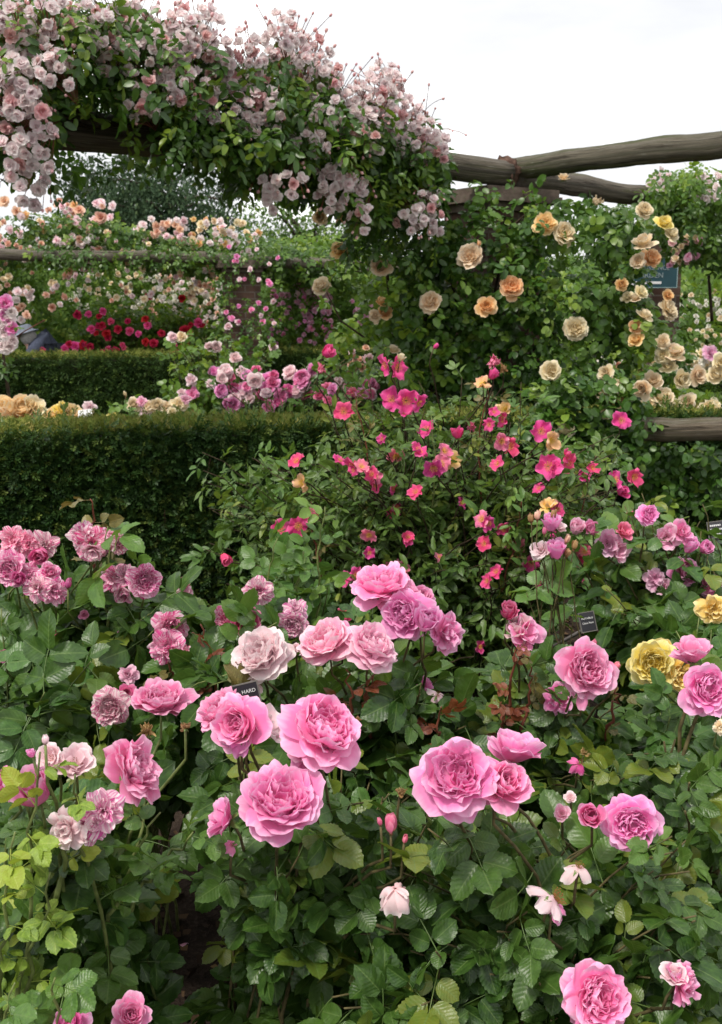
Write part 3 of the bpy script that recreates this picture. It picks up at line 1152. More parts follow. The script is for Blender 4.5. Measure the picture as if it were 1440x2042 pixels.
def hedge(label, p0, p1, thick, z0, z1, n_face, n_top, size, pool, mat, mat_top, name='hedge', seed=0, trunks=0, wob=.02, skirt=0.0):
    """front face from p0 to p1; the body lies behind it"""
    lr = np.random.default_rng(seed)
    p0, p1 = np.array(p0, float), np.array(p1, float)
    L = np.linalg.norm(p1 - p0)
    e = (p1 - p0) / L
    nrm = np.array([e[1], -e[0]])
    c = (p0 + p1) / 2 - nrm * thick / 2
    org = np.array([c[0], c[1], .2])
    root = thing(name, label, 'hedge', org, 'clipped hedges between the rose beds')

    def bulge(s, z):
        return wob * (np.sin(s * 5.3 + z * 4) + np.sin(s * 11 - z * 9 + 1) * .7 + np.sin(s * 2.1 + 3))
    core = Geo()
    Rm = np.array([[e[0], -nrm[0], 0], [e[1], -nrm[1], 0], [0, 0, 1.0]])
    box(core, (.02, .07, z0 + skirt), (L - .02, thick - .07, z1 - .05), R=Rm, c=(p0[0], p0[1], 0))  # solid dark box added to fill the hedge behind its sprigs
    build('branchwork_or_core', core, m_core, root, org, smooth=False)
    g = Geo()
    # front face
    s, z = lr.random(n_face) * L, z0 + skirt + (z1 - z0 - skirt) * lr.random(n_face) ** .9
    dep = lr.random(n_face) ** 2 * .09 - bulge(s, z) - .01
    P = np.stack([p0[0] + e[0] * s - nrm[0] * dep, p0[1] + e[1] * s - nrm[1] * dep, z], 1)
    out = np.array([nrm[0], nrm[1], 0])
    D = out * .7 + np.stack([e[0] * lr.normal(0, .6, n_face), e[1] * lr.normal(0, .6, n_face), .35 + lr.normal(0, .55, n_face)], 1)
    N = np.array([0, 0, 1.0]) + out * .6 + lr.normal(0, .5, (n_face, 3))
    add_leaves(g, pool, P, D, N, size * (.6 + .7 * lr.random(n_face)), lr=lr)
    # top
    s, t = lr.random(n_top) * L, lr.random(n_top) * thick
    h = z1 - lr.random(n_top) ** 2 * .03 + bulge(s, t * 3) * .25
    P = np.stack([p0[0] + e[0] * s - nrm[0] * t, p0[1] + e[1] * s - nrm[1] * t, h], 1)
    D = np.stack([lr.normal(0, .7, n_top), lr.normal(0, .7, n_top), np.full(n_top, .55)], 1)
    N = np.array([0, 0, 1.0]) + lr.normal(0, .5, (n_top, 3))
    gt = Geo()
    add_leaves(gt, pool, P, D, N, size * .75 * (.6 + .6 * lr.random(n_top)), lr=lr)
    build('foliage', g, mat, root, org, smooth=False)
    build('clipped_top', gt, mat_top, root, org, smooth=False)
    if trunks:
        for k in range(34):
            s_, z_ = lr.random() * L, z0 + .25 + (z1 - z0 - .35) * lr.random()
            b = np.array([p0[0] + e[0] * s_ + nrm[0] * .0, p0[1] + e[1] * s_ + nrm[1] * .0, z_])
            tp = b + np.array([lr.normal(0, .03), -.03, .06 + .09 * lr.random()])
            tg = Geo()
            tube(tg, bez(b - np.array([0, -.04, .02]), (b + tp) / 2 + lr.normal(0, .01, 3) - np.array([0, .01, 0]), tp, 6), np.linspace(.0045, .0016, 6), 5, jitter=.2)
            build('twig', tg, m_hedgebark, root, org)
        sg = Geo()
        n_ = 170
        s_, t_ = lr.random(n_) * L, lr.random(n_) * thick
        P = np.stack([p0[0] + e[0] * s_ - nrm[0] * t_, p0[1] + e[1] * s_ - nrm[1] * t_, np.full(n_, z1 + .005)], 1)
        D = np.stack([lr.normal(0, .35, n_), lr.normal(0, .35, n_), np.ones(n_)], 1)
        add_leaves(sg, pool, P, D, lr.normal(0, 1, (n_, 3)), size * (.7 + .7 * lr.random(n_)), lr=lr)
        build('stray_shoots', sg, LEAF['mid'], root, org)
    for k in range(trunks):
        s = L * (k + .2 + .6 * lr.random()) / trunks
        b = np.array([p0[0] + e[0] * s - nrm[0] * .12, p0[1] + e[1] * s - nrm[1] * .12, z0 - .03])
        tp = b + np.array([lr.normal(0, .07), lr.normal(0, .03), (z1 - z0) * .75])
        tg = Geo()
        tube(tg, bez(b, (b + tp) / 2 + lr.normal(0, .04, 3), tp, 8), np.linspace(.016, .007, 8), 6, jitter=.2)
        build('trunk', tg, m_hedgebark, root, org)
    return root


def hy(x):
    return 4.5 + .26 * (x + 1.5)


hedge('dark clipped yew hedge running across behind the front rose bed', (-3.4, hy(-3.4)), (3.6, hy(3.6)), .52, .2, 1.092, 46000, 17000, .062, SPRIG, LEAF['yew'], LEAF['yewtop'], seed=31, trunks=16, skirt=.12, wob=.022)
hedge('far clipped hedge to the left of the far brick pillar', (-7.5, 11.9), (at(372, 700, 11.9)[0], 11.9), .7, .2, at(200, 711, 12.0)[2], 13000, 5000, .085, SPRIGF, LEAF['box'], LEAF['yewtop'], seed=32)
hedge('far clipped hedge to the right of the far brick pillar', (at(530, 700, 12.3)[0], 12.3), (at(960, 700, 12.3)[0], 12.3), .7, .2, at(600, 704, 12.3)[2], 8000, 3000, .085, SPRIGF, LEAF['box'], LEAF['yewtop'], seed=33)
hedge('light green clipped hedge beyond the pale log rail', (at(1225, 750, 8.6)[0], 8.6), (6.5, 8.6), .65, .2, at(1400, 756, 8.6)[2], 11000, 6000, .075, SPRIGF, LEAF['climb'], LEAF['yewtop'], seed=34)  # face takes the lighter climber leaf green
hedge('tall dark hedge closing off the garden behind the climbing roses', (-14, 19.5), (16, 19.5), 1.2, .2, 2.35, 12000, 4000, .3, SPRIGF, LEAF['far'], LEAF['far'], seed=35, wob=.12)


# ------------------------------------------------------------------ climbing roses
def curve(pts):
    a = np.array(pts, float)
    return lambda x: np.interp(x, a[:, 0], a[:, 1])


def clump(P, seed, f=6.0):
    k = np.random.default_rng(seed).normal(0, f, (5, 3))
    ph = np.random.default_rng(seed + 1).random(5) * 6.28
    return np.sin(P @ k.T + ph).sum(1) / 5 ** .5


def leaf_mass(geo, pool, PX, PY, YY, lr, scale=1.0, droop=.5, dens=.0, seed=1, f=6.0, bias=0.0):
    P = np.stack([at(a, b, c) for a, b, c in zip(PX, PY, YY)])
    keep = clump(P, seed, f) > dens
    keep &= ~((PX > 1282) & (PX < 1364) & (PY > 512) & (PY < 584) & (P[:, 1] < 9.4))
    P = P[keep]
    n = len(P)
    D = np.stack([lr.normal(0, .8, n), -.25 + lr.normal(0, .6, n), -droop + lr.normal(0, .45, n)], 1)
    N = np.array([0, -.55, .9]) + lr.normal(0, .38, (n, 3))
    add_leaves(geo, pool, P, D, N, scale * (.7 + .5 * lr.random(n)), lr=lr, bias=bias)


_bx = [-330, 110, 520, 1010]
_by = [at_z(-330, 225, zb + .03)[1], at_z(110, 252, zb)[1], at_z(520, 292, zb)[1], at_z(1010, 345, zb)[1]]


def BY(px):
    return np.interp(px, _bx, _by)


def rambler():
    lr = np.random.default_rng(41)
    org = np.array([PC[0] - .15, PC[1] - .2, .24])
    root = thing('climbing_rose', 'blush pink rambling rose smothering the near log beam with hanging trusses', 'climbing rose', org, 'climbing roses on the pergolas')
    top = curve([(-200, -40), (0, -20), (280, 0), (310, 50), (390, 50), (450, 110), (520, 120), (560, 85), (600, 95), (660, 165), (700, 200), (780, 185), (830, 240), (880, 300)])
    bot = curve([(-200, 390), (0, 335), (60, 345), (120, 372), (170, 350), (300, 335), (380, 385), (450, 385), (510, 330), (560, 370), (650, 382), (700, 410), (760, 430), (830, 420), (885, 375)])
    g = Geo()
    n = 4700
    px = lr.uniform(-200, 885, n)
    q = lr.random(n)
    py = top(px) + (bot(px) - top(px)) * q
    yb = BY(px) - .16
    Y = yb + lr.normal(-.02, .17, n)
    keep = ~((px > 85) & (px < 285) & (py > 212) & (py < 298) & (lr.random(n) < .97))
    keep &= ~((px >= 250) & (px < 500) & (py > 270) & (py < 312) & (lr.random(n) < .3))
    keep &= ~((py > 305) & (px < 470) & (lr.random(n) < .9))
    front = (px > 85) & (px < 330) & (py > 195) & (py < 310)
    Y = np.where(front, yb + .36 + .2 * lr.random(n), Y)
    Y = np.where(py > 310, BY(px) + lr.normal(0, .12, n), Y)
    leaf_mass(g, CL['ramb'], px[keep], py[keep], Y[keep], lr, .95, .75, -1.0, 5, 7.0)
    # curtain hanging where the beam meets the pillar
    n = 300
    px, py = lr.uniform(690, 880, n), lr.uniform(330, 500, n)
    leaf_mass(g, CL['ramb'], px, py, 5.75 + lr.normal(0, .15, n), lr, .95, .9, -.6, 6, 7.0)
    build('foliage', g, LEAF['ramb'], root, org)
    g2 = Geo()
    n = 620
    px = lr.uniform(-100, 880, n)
    py = top(px) + (bot(px) - top(px)) * lr.random(n) ** 1.3
    ok = ~((px > 85) & (px < 250) & (py > 205)) & ~((py > 300) & (px < 470))
    leaf_mass(g2, CL['ramb'], px[ok], py[ok], BY(px[ok]) - .28 + lr.normal(0, .08, ok.sum()), lr, .95, .6, -.2, 9, 7.0)
    o = build('foliage', g2, LEAF['bright'], root, org)
    o['label'] = 'paler fresh green foliage'
    for k in range(6):
        x0 = -150 + k * 115 + lr.normal(0, 20)
        p = [at(x0 + d * 55, np.interp(x0 + d * 55, [-200, 100, 900], [190, 225, 320]) + lr.normal(0, 20), float(BY(x0 + d * 55)) - .1) for d in range(8)]
        cg = Geo()
        tube(cg, np.array(p), np.linspace(.008, .004, 8), 5)
        build('cane', cg, CANE['dark'], root, org)
    for (xa, ya, xb, yb_) in ((735, 330, 790, 760), (800, 340, 860, 780)):
        cg = Geo()
        a, b = at(xa, ya, 5.95), at(xb, yb_, 6.05)
        tube(cg, bez(a, (a + b) / 2 + np.array([.05, 0, 0]), b, 10), np.linspace(.008, .014, 10), 6, jitter=.15)
        build('cane', cg, CANE['dark'], root, org)
    T = [(15, 20, 5), (60, 35, 9), (20, 80, 9), (35, 112, 8), (15, 150, 11), (40, 165, 10), (20, 198, 11), (52, 208, 7), (108, 108, 7), (115, 138, 7), (75, 190, 5), (10, 262, 7), (62, 282, 9),
         (72, 303, 6), (25, 302, 4), (100, 20, 5), (190, 25, 10), (180, 62, 9), (215, 75, 8), (240, 40, 10), (265, 20, 7), (225, 100, 6), (210, 115, 4), (252, 116, 5),
         (286, 192, 8), (258, 160, 3), (300, 100, 7), (330, 62, 9), (345, 98, 8), (385, 40, 12), (402, 65, 12), (370, 75, 9), (345, 138, 7), (335, 178, 6), (362, 168, 5), (395, 188, 9), (420, 202, 6),
         (440, 112, 8), (455, 132, 7), (475, 200, 12), (502, 215, 12), (486, 236, 8), (520, 190, 7), (532, 212, 6), (545, 260, 2), (490, 102, 7), (520, 122, 8), (560, 72, 8), (576, 58, 6),
         (602, 102, 9), (622, 122, 9), (640, 152, 8), (590, 132, 7), (612, 260, 8), (622, 286, 6), (652, 226, 7), (664, 242, 6), (672, 166, 7), (700, 202, 9), (726, 206, 9), (716, 242, 8), (760, 172, 9),
         (776, 158, 7), (750, 202, 10), (766, 236, 9), (740, 272, 7), (786, 196, 8), (800, 232, 8), (830, 242, 8), (842, 262, 8), (850, 282, 6), (826, 302, 6), (800, 282, 6), (876, 300, 4), (782, 270, 5),
         (670, 350, 10), (660, 380, 9), (686, 376, 9), (715, 386, 5), (580, 366, 5), (530, 376, 3), (545, 396, 4), (816, 440, 6), (852, 420, 8), (862, 405, 5), (856, 442, 6), (722, 440, 5), (40, 375, 4), (72, 382, 4)]
    for (tx, ty, nb) in T:
        yb = float(BY(tx)) - .38 - (.15 if tx < 120 else 0) + lr.normal(0, .06)
        c = at(tx, ty, yb)
        nb = max(2, int(round(nb * .95)))
        sp = .030 * math.sqrt(nb)
        tg = Geo()
        back = c + np.array([lr.normal(0, .03), .16, -.10 if ty < 250 else .12])
        spots = []
        for i in range(nb):
            rr = sp * math.sqrt((i + .4) / nb)
            a = i * 2.4 + lr.normal(0, .3)
            d = np.array([math.cos(a) * rr, -.03 * (1 - (rr / sp) ** 2) - .02 + lr.normal(0, .015), math.sin(a) * rr * 1.1])
            spots.append((c + d, unit(d * 1.2 + np.array([0, -.055, .01]) + lr.normal(0, .015, 3))))
        for p, ax in spots:
            m = back * .55 + p * .45 + np.array([0, .03, .01])
            tube(tg, bez(back, m, p - ax * .006, 5), .0014, 3, cap=False)
        edge = ty < top(tx) + 45
        for i in range(4 + (6 if edge else 0)):
            a = lr.random() * 6.28
            if edge:
                p = c + np.array([lr.normal(0, sp * .9), lr.normal(0, .04), abs(lr.normal(0, sp * .55)) + .012])
            else:
                p = c + np.array([math.cos(a), -.2, math.sin(a)]) * sp * (1.0 + .3 * lr.random())
            tube(tg, bez(back, (back + p) / 2 + np.array([0, 0, .02]), p, 5), .0016, 3, cap=False)
            ball(tg, p, .005 + .003 * lr.random(), 5, lr.random(), 1, axis=unit(p - back), stretch=1.5)
        t = build('bloom_truss', tg, [CANE['red'], PET['ramd']], root, org)
        for p, ax in spots:
            mt = 'ramd' if lr.random() < .13 else 'ramb'
            put_bloom(t, org, p, .050 * (.8 + .35 * lr.random()), 'semi', mt, ax, 1, False, False)


rambler()


def climber(label, org_xy, masses, blooms, name='climbing_rose', cat='climbing rose', leafm='climb', group=None, canes=(), extra=None, seed=0):
    """masses: (x0,x1,y0,y1,Y,sigma,n,pool,scale,leafmat,droop,dens); blooms: (px,py,dpx,kind,mat,face,Y)"""
    lr = np.random.default_rng(seed)
    org = np.array([org_xy[0], org_xy[1], .24])
    root = thing(name, label, cat, org, group or ('climbing roses on the pergolas' if cat == 'climbing rose' else None))
    gs = {}
    for (x0, x1, y0, y1, Y, sg, n, pool, sc, lm, dr, dens) in masses:
        g = gs.setdefault(lm, Geo())
        if callable(y0):
            px = lr.uniform(x0, x1, n)
            a, b = y0(px), y1(px)
            py = a + (b - a) * lr.random(n)
        else:
            cx, cy = (x0 + x1) / 2, (y0 + y1) / 2
            q = lr.uniform(-1, 1, (n * 2, 2))
            q = q[(np.abs(q) ** 3).sum(1) < 1.15][:n]
            px, py = cx + q[:, 0] * (x1 - x0) / 2, cy + q[:, 1] * (y1 - y0) / 2
        leaf_mass(g, CL[pool], px, py, Y + lr.normal(0, sg, len(px)), lr, sc, dr, dens, seed + abs(int(x0)), 5.0)
    first = True
    for lm, g in gs.items():
        o = build('foliage', g, LEAF[lm], root, org)
        if not first:
            o['label'] = 'lighter fresh green foliage'
        first = False
    for cn in canes:
        cg = Geo()
        pts = np.array([at(*q) for q in cn[0]])
        t = np.linspace(0, 1, 16)
        k = np.linspace(0, 1, len(pts))
        p = np.stack([np.interp(t, k, pts[:, i]) for i in range(3)], 1)
        tube(cg, p, np.linspace(cn[1], cn[2], 16), 6, jitter=.1)
        build('cane', cg, CANE[cn[3] if len(cn) > 3 else 'dark'], root, org)
    stuff = None
    for i, b in enumerate(blooms):
        px, py, dpx, kind, mat, fc, Y = b[:7]
        rs = b[7] if len(b) > 7 else (1 if Y < 7 else 0)
        if i < 100:
            put_bloom(root, org, at(px, py, Y), dpx * Y / F, kind, mat, facing(fc), rs, False, Y < 6.5)
        else:
            stuff = stuff or {}
            g = stuff.setdefault(mat, Geo())
            sm = bloom_geo(kind, lr, 0)
            ax = facing(fc)
            Rm = (basis(ax[None], None) * dpx * Y / F / 2)
            g.stamp(sm.tmpl(), Rm, at(px, py, Y)[None], lr.random(1))
    for mt, g in (stuff or {}).items():
        build('small_blooms', g, PET[mt], root, org, kind='stuff')
    return root


def scatter(n, x0, x1, y0, y1, d0, d1, kind, mats, Y, sy=.15, seed=0, fb=(.0, .35, .9)):
    lr = np.random.default_rng(seed)
    out = []
    yy0, yy1 = (y0, y1) if callable(y0) else ((lambda x: y0), (lambda x: y1))
    for _ in range(n):
        x = lr.uniform(x0, x1)
        a, b = yy0(x), yy1(x)
        out.append((x, lr.uniform(a, b), lr.uniform(d0, d1), kind, mats[int(lr.integers(len(mats)))], (fb[0] + lr.normal(0, .5), fb[1] + lr.normal(0, .4), fb[2]), Y + lr.normal(0, sy)))
    return out


# apricot climber on the near pillar
ap = [(937, 510, 52, 'loose', 'buff', (-.2, .2, .9)), (1088, 445, 46, 'eng', 'apri', (.1, .3, .9)), (1127, 465, 46, 'loose', 'buff', (.2, .2, .9)), (1020, 572, 48, 'eng', 'apri', (.1, .2, .95)),
      (970, 609, 44, 'cup', 'apri', (0, .1, 1)), (858, 601, 46, 'loose', 'buff', (-.3, .2, .8)), (1148, 655, 50, 'loose', 'buff', (.1, .1, .95)), (1099, 739, 42, 'loose', 'buff', (0, 0, 1)),
      (760, 530, 44, 'eng', 'buff', (-.1, .3, .9)), (674, 498, 38, 'cup', 'apri', (-.4, .3, .6)), (640, 570, 38, 'loose', 'buff', (-.2, .4, .7)), (762, 600, 28, 'gob', 'apri', (.2, .7, .5)),
      (769, 622, 32, 'cup', 'apri', (.2, .2, .9)), (748, 630, 26, 'loose', 'buff', (-.3, .0, .9)), (1283, 480, 42, 'gob', 'cream', (-.3, .7, .5)), (1300, 513, 38, 'eng', 'apri', (.3, .3, .8)),
      (1272, 520, 30, 'loose', 'buff', (-.3, -.1, .8)), (1325, 442, 36, 'cup', 'yell', (.1, .5, .8)), (1342, 465, 30, 'cup', 'cream', (.3, .3, .8)), (1285, 418, 34, 'loose', 'buff', (0, .2, .8)),
      (1333, 615, 40, 'loose', 'buff', (.6, .2, .7)), (1288, 626, 32, 'gob', 'cream', (.5, .6, .5)), (1265, 592, 28, 'gob', 'cream', (-.2, .8, .4)), (1322, 680, 30, 'loose', 'buff', (0, .3, .8)),
      (1345, 700, 46, 'gob', 'buff', (.1, .7, .6)), (1322, 708, 36, 'loose', 'cream', (-.2, 0, .8)), (1126, 856, 42, 'gob', 'cream', (.3, .6, .7)), (1190, 902, 44, 'shuttle', 'cream', (.1, .7, .6)),
      (1232, 792, 44, 'shuttle', 'apri', (.2, .4, .8)), (1210, 822, 28, 'loose', 'buff', (.1, .2, .8)), (1290, 806, 36, 'loose', 'buff', (-.1, .1, .9)), (1320, 788, 44, 'gob', 'cream', (-.1, .8, .5)),
      (1346, 808, 46, 'shuttle', 'cream', (.4, .6, .6)), (1124, 352, 24, 'gob', 'buff', (0, .9, .2)), (1192, 400, 24, 'wither', 'buff', (0, .3, .8)), (955, 485, 14, 'bud', 'apri', (0, .9, .2)), (695, 505, 16, 'gob', 'yell', (.3, .6, .5)),
      (680, 435, 24, 'cup', 'apri', (-.2, .3, .7)), (638, 432, 34, 'cup', 'buff', (-.2, -.3, .7)), (785, 695, 26, 'gob', 'cream', (.3, .6, .4))]
ap += scatter(16, 1200, 1440, 690, 835, 28, 44, 'cup', ['cream', 'cream', 'buff'], 5.7, .1, 92) + scatter(8, 1240, 1340, 560, 680, 22, 34, 'cup', ['cream', 'buff', 'apri'], 5.7, .1, 93)
ap = [(b[0], b[1], b[2] * .98, {'loose': 'eng', 'gob': 'cup', 'shuttle': 'cup'}.get(b[3], b[3]), b[4], (b[5][0], b[5][1] + .25, b[5][2]), (4.9 if b[1] > 730 and 1000 < b[0] < 1285 else 5.5) if 800 < b[0] < 1290 else 5.6) for b in ap]
ptop = curve([(780, 520), (860, 470), (900, 430), (990, 395), (1080, 385), (1110, 370), (1200, 400), (1290, 440)])
pbot = curve([(780, 700), (900, 790), (1000, 840), (1100, 860), (1200, 840), (1290, 740)])
climber('apricot climbing rose with large cupped blooms wrapped round the brick pillar', (PC[0] - .1, PC[1] - .35),
        [(800, 1280, ptop, pbot, 5.92, .12, 1700, 'climb', .95, 'climbd', .35, -.35),
         (800, 1250, ptop, pbot, 5.85, .1, 420, 'climb', .95, 'climb', .35, .1),
         (1030, 1290, curve([(1030, 380), (1290, 430)]), curve([(1030, 600), (1290, 700)]), 5.85, .18, 520, 'climb', 1.0, 'climb', .2, -.3),
         (640, 900, curve([(640, 440), (900, 480)]), curve([(640, 720), (900, 780)]), 5.9, .2, 420, 'climb', 1.0, 'bright', .2, -.3),
         (1060, 1290, 740, 930, 5.0, .1, 460, 'climb', .95, 'climbd', .3, -.9),
         (1240, 1440, 880, 1010, 5.12, .06, 260, 'climb', .9, 'climbd', .5, -.3),
         (930, 1110, 345, 470, 5.85, .12, 60, 'climb', .95, 'climb', .2, -.8), (1010, 1110, 430, 780, 5.72, .08, 260, 'climb', .95, 'climbd', .3, -.5), (1300, 1370, 640, 760, 7.3, .1, 110, 'climb', 1.0, 'climb', .4, -.8),
         (1230, 1300, 600, 720, 5.95, .2, 70, 'climb', 1.0, 'bright', .2, -.2),
         (1180, 1420, 770, 850, 6.0, .2, 170, 'climb', 1.0, 'bright', .2, -.2)],
        ap, canes=[([(960, 880, 6.0), (930, 700, 5.95), (900, 560, 5.9), (870, 480, 5.9)], .012, .005), ([(1010, 880, 6.0), (1060, 700, 5.9), (1180, 590, 5.8), (1290, 520, 5.8)], .011, .004),
                   ([(1000, 880, 6.0), (1050, 720, 5.9), (1130, 640, 5.8), (1250, 600, 5.85), (1325, 620, 5.85)], .010, .003), ([(950, 860, 6.0), (820, 740, 5.9), (680, 640, 5.85), (650, 580, 5.85)], .010, .003),
                   ([(980, 860, 6.0), (980, 620, 5.95), (1010, 460, 5.9), (1080, 400, 5.9)], .010, .003), ([(900, 640, 5.9), (780, 500, 5.9), (690, 440, 5.85), (640, 420, 5.85)], .006, .002)], seed=51)

# rambler on the beam at the right
climber('pale rambling rose with greying trusses draped over the beam end right of the pillar', (at(1400, 500, 7.6)[0], 7.7),
        [(1290, 1520, curve([(1290, 365), (1340, 335), (1400, 350), (1520, 360)]), curve([(1290, 430), (1350, 500), (1520, 545)]), 7.5, .25, 900, 'ramb', 1.0, 'climb', .8, -.6),
         (1290, 1440, 330, 400, 7.4, .2, 120, 'ramb', 1.0, 'bright', .4, -.3)],
        scatter(26, 1295, 1345, 335, 385, 12, 18, 'semi', ['ramb'], 7.3, .1, 1) + scatter(34, 1390, 1445, 345, 400, 12, 18, 'semi', ['ramb'], 7.3, .1, 2)
        + scatter(26, 1335, 1400, 470, 530, 12, 17, 'semi', ['lav', 'buff', 'ramd'], 7.2, .1, 3) + scatter(10, 1200, 1240, 440, 470, 11, 16, 'semi', ['ramd'], 7.4, .1, 4),
        canes=[([(1420, 640, 7.8), (1410, 500, 7.7), (1390, 420, 7.6)], .012, .006)], seed=52)

# white rambler and greenery far right
climber('white flowered climbing rose in the bright greenery at far right', (at(1400, 640, 11)[0], 11),
        [(1040, 1520, 520, 760, 11.5, .5, 1500, 'far', 1.5, 'bright', .3, -.8), (1130, 1520, 395, 620, 12.5, .5, 900, 'far', 1.5, 'climb', .3, -.2)],
        scatter(60, 1330, 1450, 580, 690, 8, 13, 'pom', ['white', 'cream'], 10.6, .2, 5), seed=53)
# peach roses on the far pergola
ftop = curve([(-100, 400), (60, 425), (150, 430), (230, 440), (330, 470), (420, 470), (480, 455), (540, 480), (640, 500), (700, 500)])
fbot = curve([(-100, 520), (250, 525), (450, 540), (700, 560)])
climber('peach and cream climbing roses along the top of the far pergola', (at(200, 600, 12.7)[0], 12.7),
        [(60, 470, 488, 532, 12.0, .06, 130, 'far', 1.1, 'climb', .5, -.2), (-100, 700, ftop, fbot, 12.66, .2, 2600, 'far', 1.35, 'climb', .4, -.8),
         (-100, 240, 480, 720, 13.6, .2, 1100, 'far', 1.35, 'far', .5, -.9),
         (430, 560, 500, 730, 12.0, .12, 300, 'far', 1.0, 'climb', .5, -.1),
         (540, 700, curve([(540, 470), (700, 455)]), curve([(540, 530), (700, 530)]), 13.2, .4, 240, 'far', 1.3, 'bright', .4, -.4)],
        [(157, 418, 26, 'pom', 'peach', (0, .3, .9), 12.42), (200, 432, 28, 'pom', 'peach', (0, .3, .9), 12.42), (8, 400, 24, 'pom', 'peach', (0, .3, .9), 12.42), (32, 420, 22, 'pom', 'peach', (0, .3, .9), 12.42), (50, 428, 18, 'pom', 'apri', (0, .3, .9), 12.42)]
        + scatter(26, 280, 370, 435, 485, 13, 20, 'pom', ['ramb', 'peach', 'pale'], 12.42, .1, 6) + scatter(34, 380, 525, 435, 490, 12, 19, 'pom', ['cream', 'apri', 'cream', 'ramb'], 12.42, .1, 7)
        + scatter(9, 125, 200, 505, 550, 14, 20, 'pom', ['peach', 'pale'], 12.42, .08, 8) + scatter(10, 380, 430, 525, 600, 13, 19, 'pom', ['peach'], 12.42, .08, 9)
        + scatter(10, 60, 160, 400, 500, 12, 18, 'pom', ['peach', 'apri'], 12.42, .1, 10) + scatter(16, 30, 130, 580, 640, 12, 20, 'pom', ['ramb', 'peach'], 12.3, .2, 11) + scatter(50, -20, 230, 400, 500, 10, 20, 'pom', ['peach', 'ramb', 'pale'], 12.42, .1, 95) + scatter(150, -20, 520, 440, 600, 9, 17, 'pom', ['ramb', 'cream', 'peach', 'pale'], 12.42, .08, 94), seed=54)
climber('pink pompon climbing rose on the far brick pillar', (at(500, 640, 12)[0], 12.0),
        [(505, 565, 500, 720, 11.98, .08, 75, 'far', 1.0, 'climb', .5, -.1), (490, 570, 470, 540, 12.05, .1, 60, 'far', 1.1, 'climb', .4, -.2)],
        scatter(26, 450, 560, 490, 650, 9, 14, 'pom', ['pink', 'pale'], 11.75, .05, 12), seed=55)
climber('white climbing rose massed behind the dark red rose bush', (at(300, 640, 14.5)[0], 14.5),
        [(60, 560, 520, 730, 14.8, .3, 2600, 'far', 1.5, 'far', .4, -1.2)],
        scatter(190, 140, 450, 525, 625, 8, 14, 'pom', ['white', 'white', 'cream'], 14.3, .1, 13) + scatter(120, 300, 450, 530, 660, 8, 14, 'pom', ['ramb', 'peach', 'white'], 14.0, .1, 14) + scatter(20, 60, 200, 570, 680, 6, 10, 'pom', ['white'], 14.2, .1, 15), seed=56)
climber('lavender pink rambling rose hanging above the far right hedge', (at(600, 640, 13.2)[0], 13.2),
        [(520, 800, 530, 720, 13.3, .3, 1500, 'far', 1.3, 'far', .4, -1.1), (560, 760, 480, 640, 13.6, .4, 400, 'far', 1.3, 'bright', .3, -.4)],
        scatter(95, 535, 665, 575, 690, 9, 16, 'pom', ['lav', 'lav', 'pink'], 12.9, .1, 16) + scatter(40, 590, 660, 560, 600, 9, 15, 'pom', ['lav', 'pale'], 12.9, .1, 17) + scatter(12, 700, 745, 600, 650, 10, 16, 'pom', ['lav'], 12.8, .1, 18), seed=57)


# ------------------------------------------------------------------ trees far behind
def tree(label, px, py_top, Y, w, h, n, leaf, sz, seed, strands=False):
    lr = np.random.default_rng(seed)
    b = at(px, 640, Y)
    org = np.array([b[0], Y, .2])
    root = thing('tree', label, 'tree', org, 'trees behind the rose garden')
    ztop = at(px, py_top, Y)[2]
    tg = Geo()
    tube(tg, bez(org, org + np.array([.2, 0, ztop * .5]), org + np.array([0, 0, ztop * .92]), 10), np.linspace(.28, .04, 10), 8, jitter=.1)
    tr = build('trunk', tg, m_bark, root, org)
    limbs = Geo()
    tips = []
    for k in range(26):
        z = ztop * (.25 + .7 * k / 26)
        a = k * 2.4
        wz = w * (1 - ((z - ztop * .55) / (ztop * .55)) ** 2) ** .5 if abs(z - ztop * .55) < ztop * .55 else .3
        s = org + np.array([0, 0, z - .2])
        e = s + np.array([math.cos(a) * wz * .9, math.sin(a) * wz * .9, .5 + lr.normal(0, .4)])
        pts = bez(s, (s + e) / 2 + np.array([0, 0, .5]), e, 8)
        tube(limbs, pts, np.linspace(.07, .015, 8), 5)
        for j in range(2, 8):
            tips.append(pts[j])
    build('limb', limbs, m_bark, tr, org)
    tips = np.array(tips)
    c = tips[lr.integers(len(tips), size=n // 14)] + lr.normal(0, .38, (n // 14, 3))
    P = np.repeat(c, 14, 0) + lr.normal(0, .13, (len(c) * 14, 3))
    if strands:
        P[:, 2] -= lr.random(len(P)) * .6
        P[:, :2] = np.repeat(c, 14, 0)[:, :2] + lr.normal(0, .07, (len(P), 2))
    D = np.stack([lr.normal(0, .7, len(P)), lr.normal(0, .7, len(P)), -.7 + lr.normal(0, .5, len(P))], 1)
    N = np.array([0, -.3, 1.0]) + lr.normal(0, .6, (len(P), 3))
    g = Geo()
    add_leaves(g, SINGLE, P, D, N, sz * (.6 + .8 * lr.random(len(P))), lr=lr)
    build('crown', g, LEAF[leaf], root, org)


tree('dark weeping birch tree seen under the rose covered beam', 345, 335, 32, 2.3, 6, 26000, 'tree', .11, 61, True)
tree('lower bushy tree beside the birch behind the far pergola', 215, 385, 34, 1.4, 4, 12000, 'tree', .13, 62)
tree('small pale green tree behind the far pergola by the sky gap', 620, 470, 26, 1.6, 3, 12000, 'climb', .10, 63)
tree('rounded green tree at far right beyond the teal sign', 1480, 470, 24, 2.6, 4, 22000, 'climb', .11, 64)

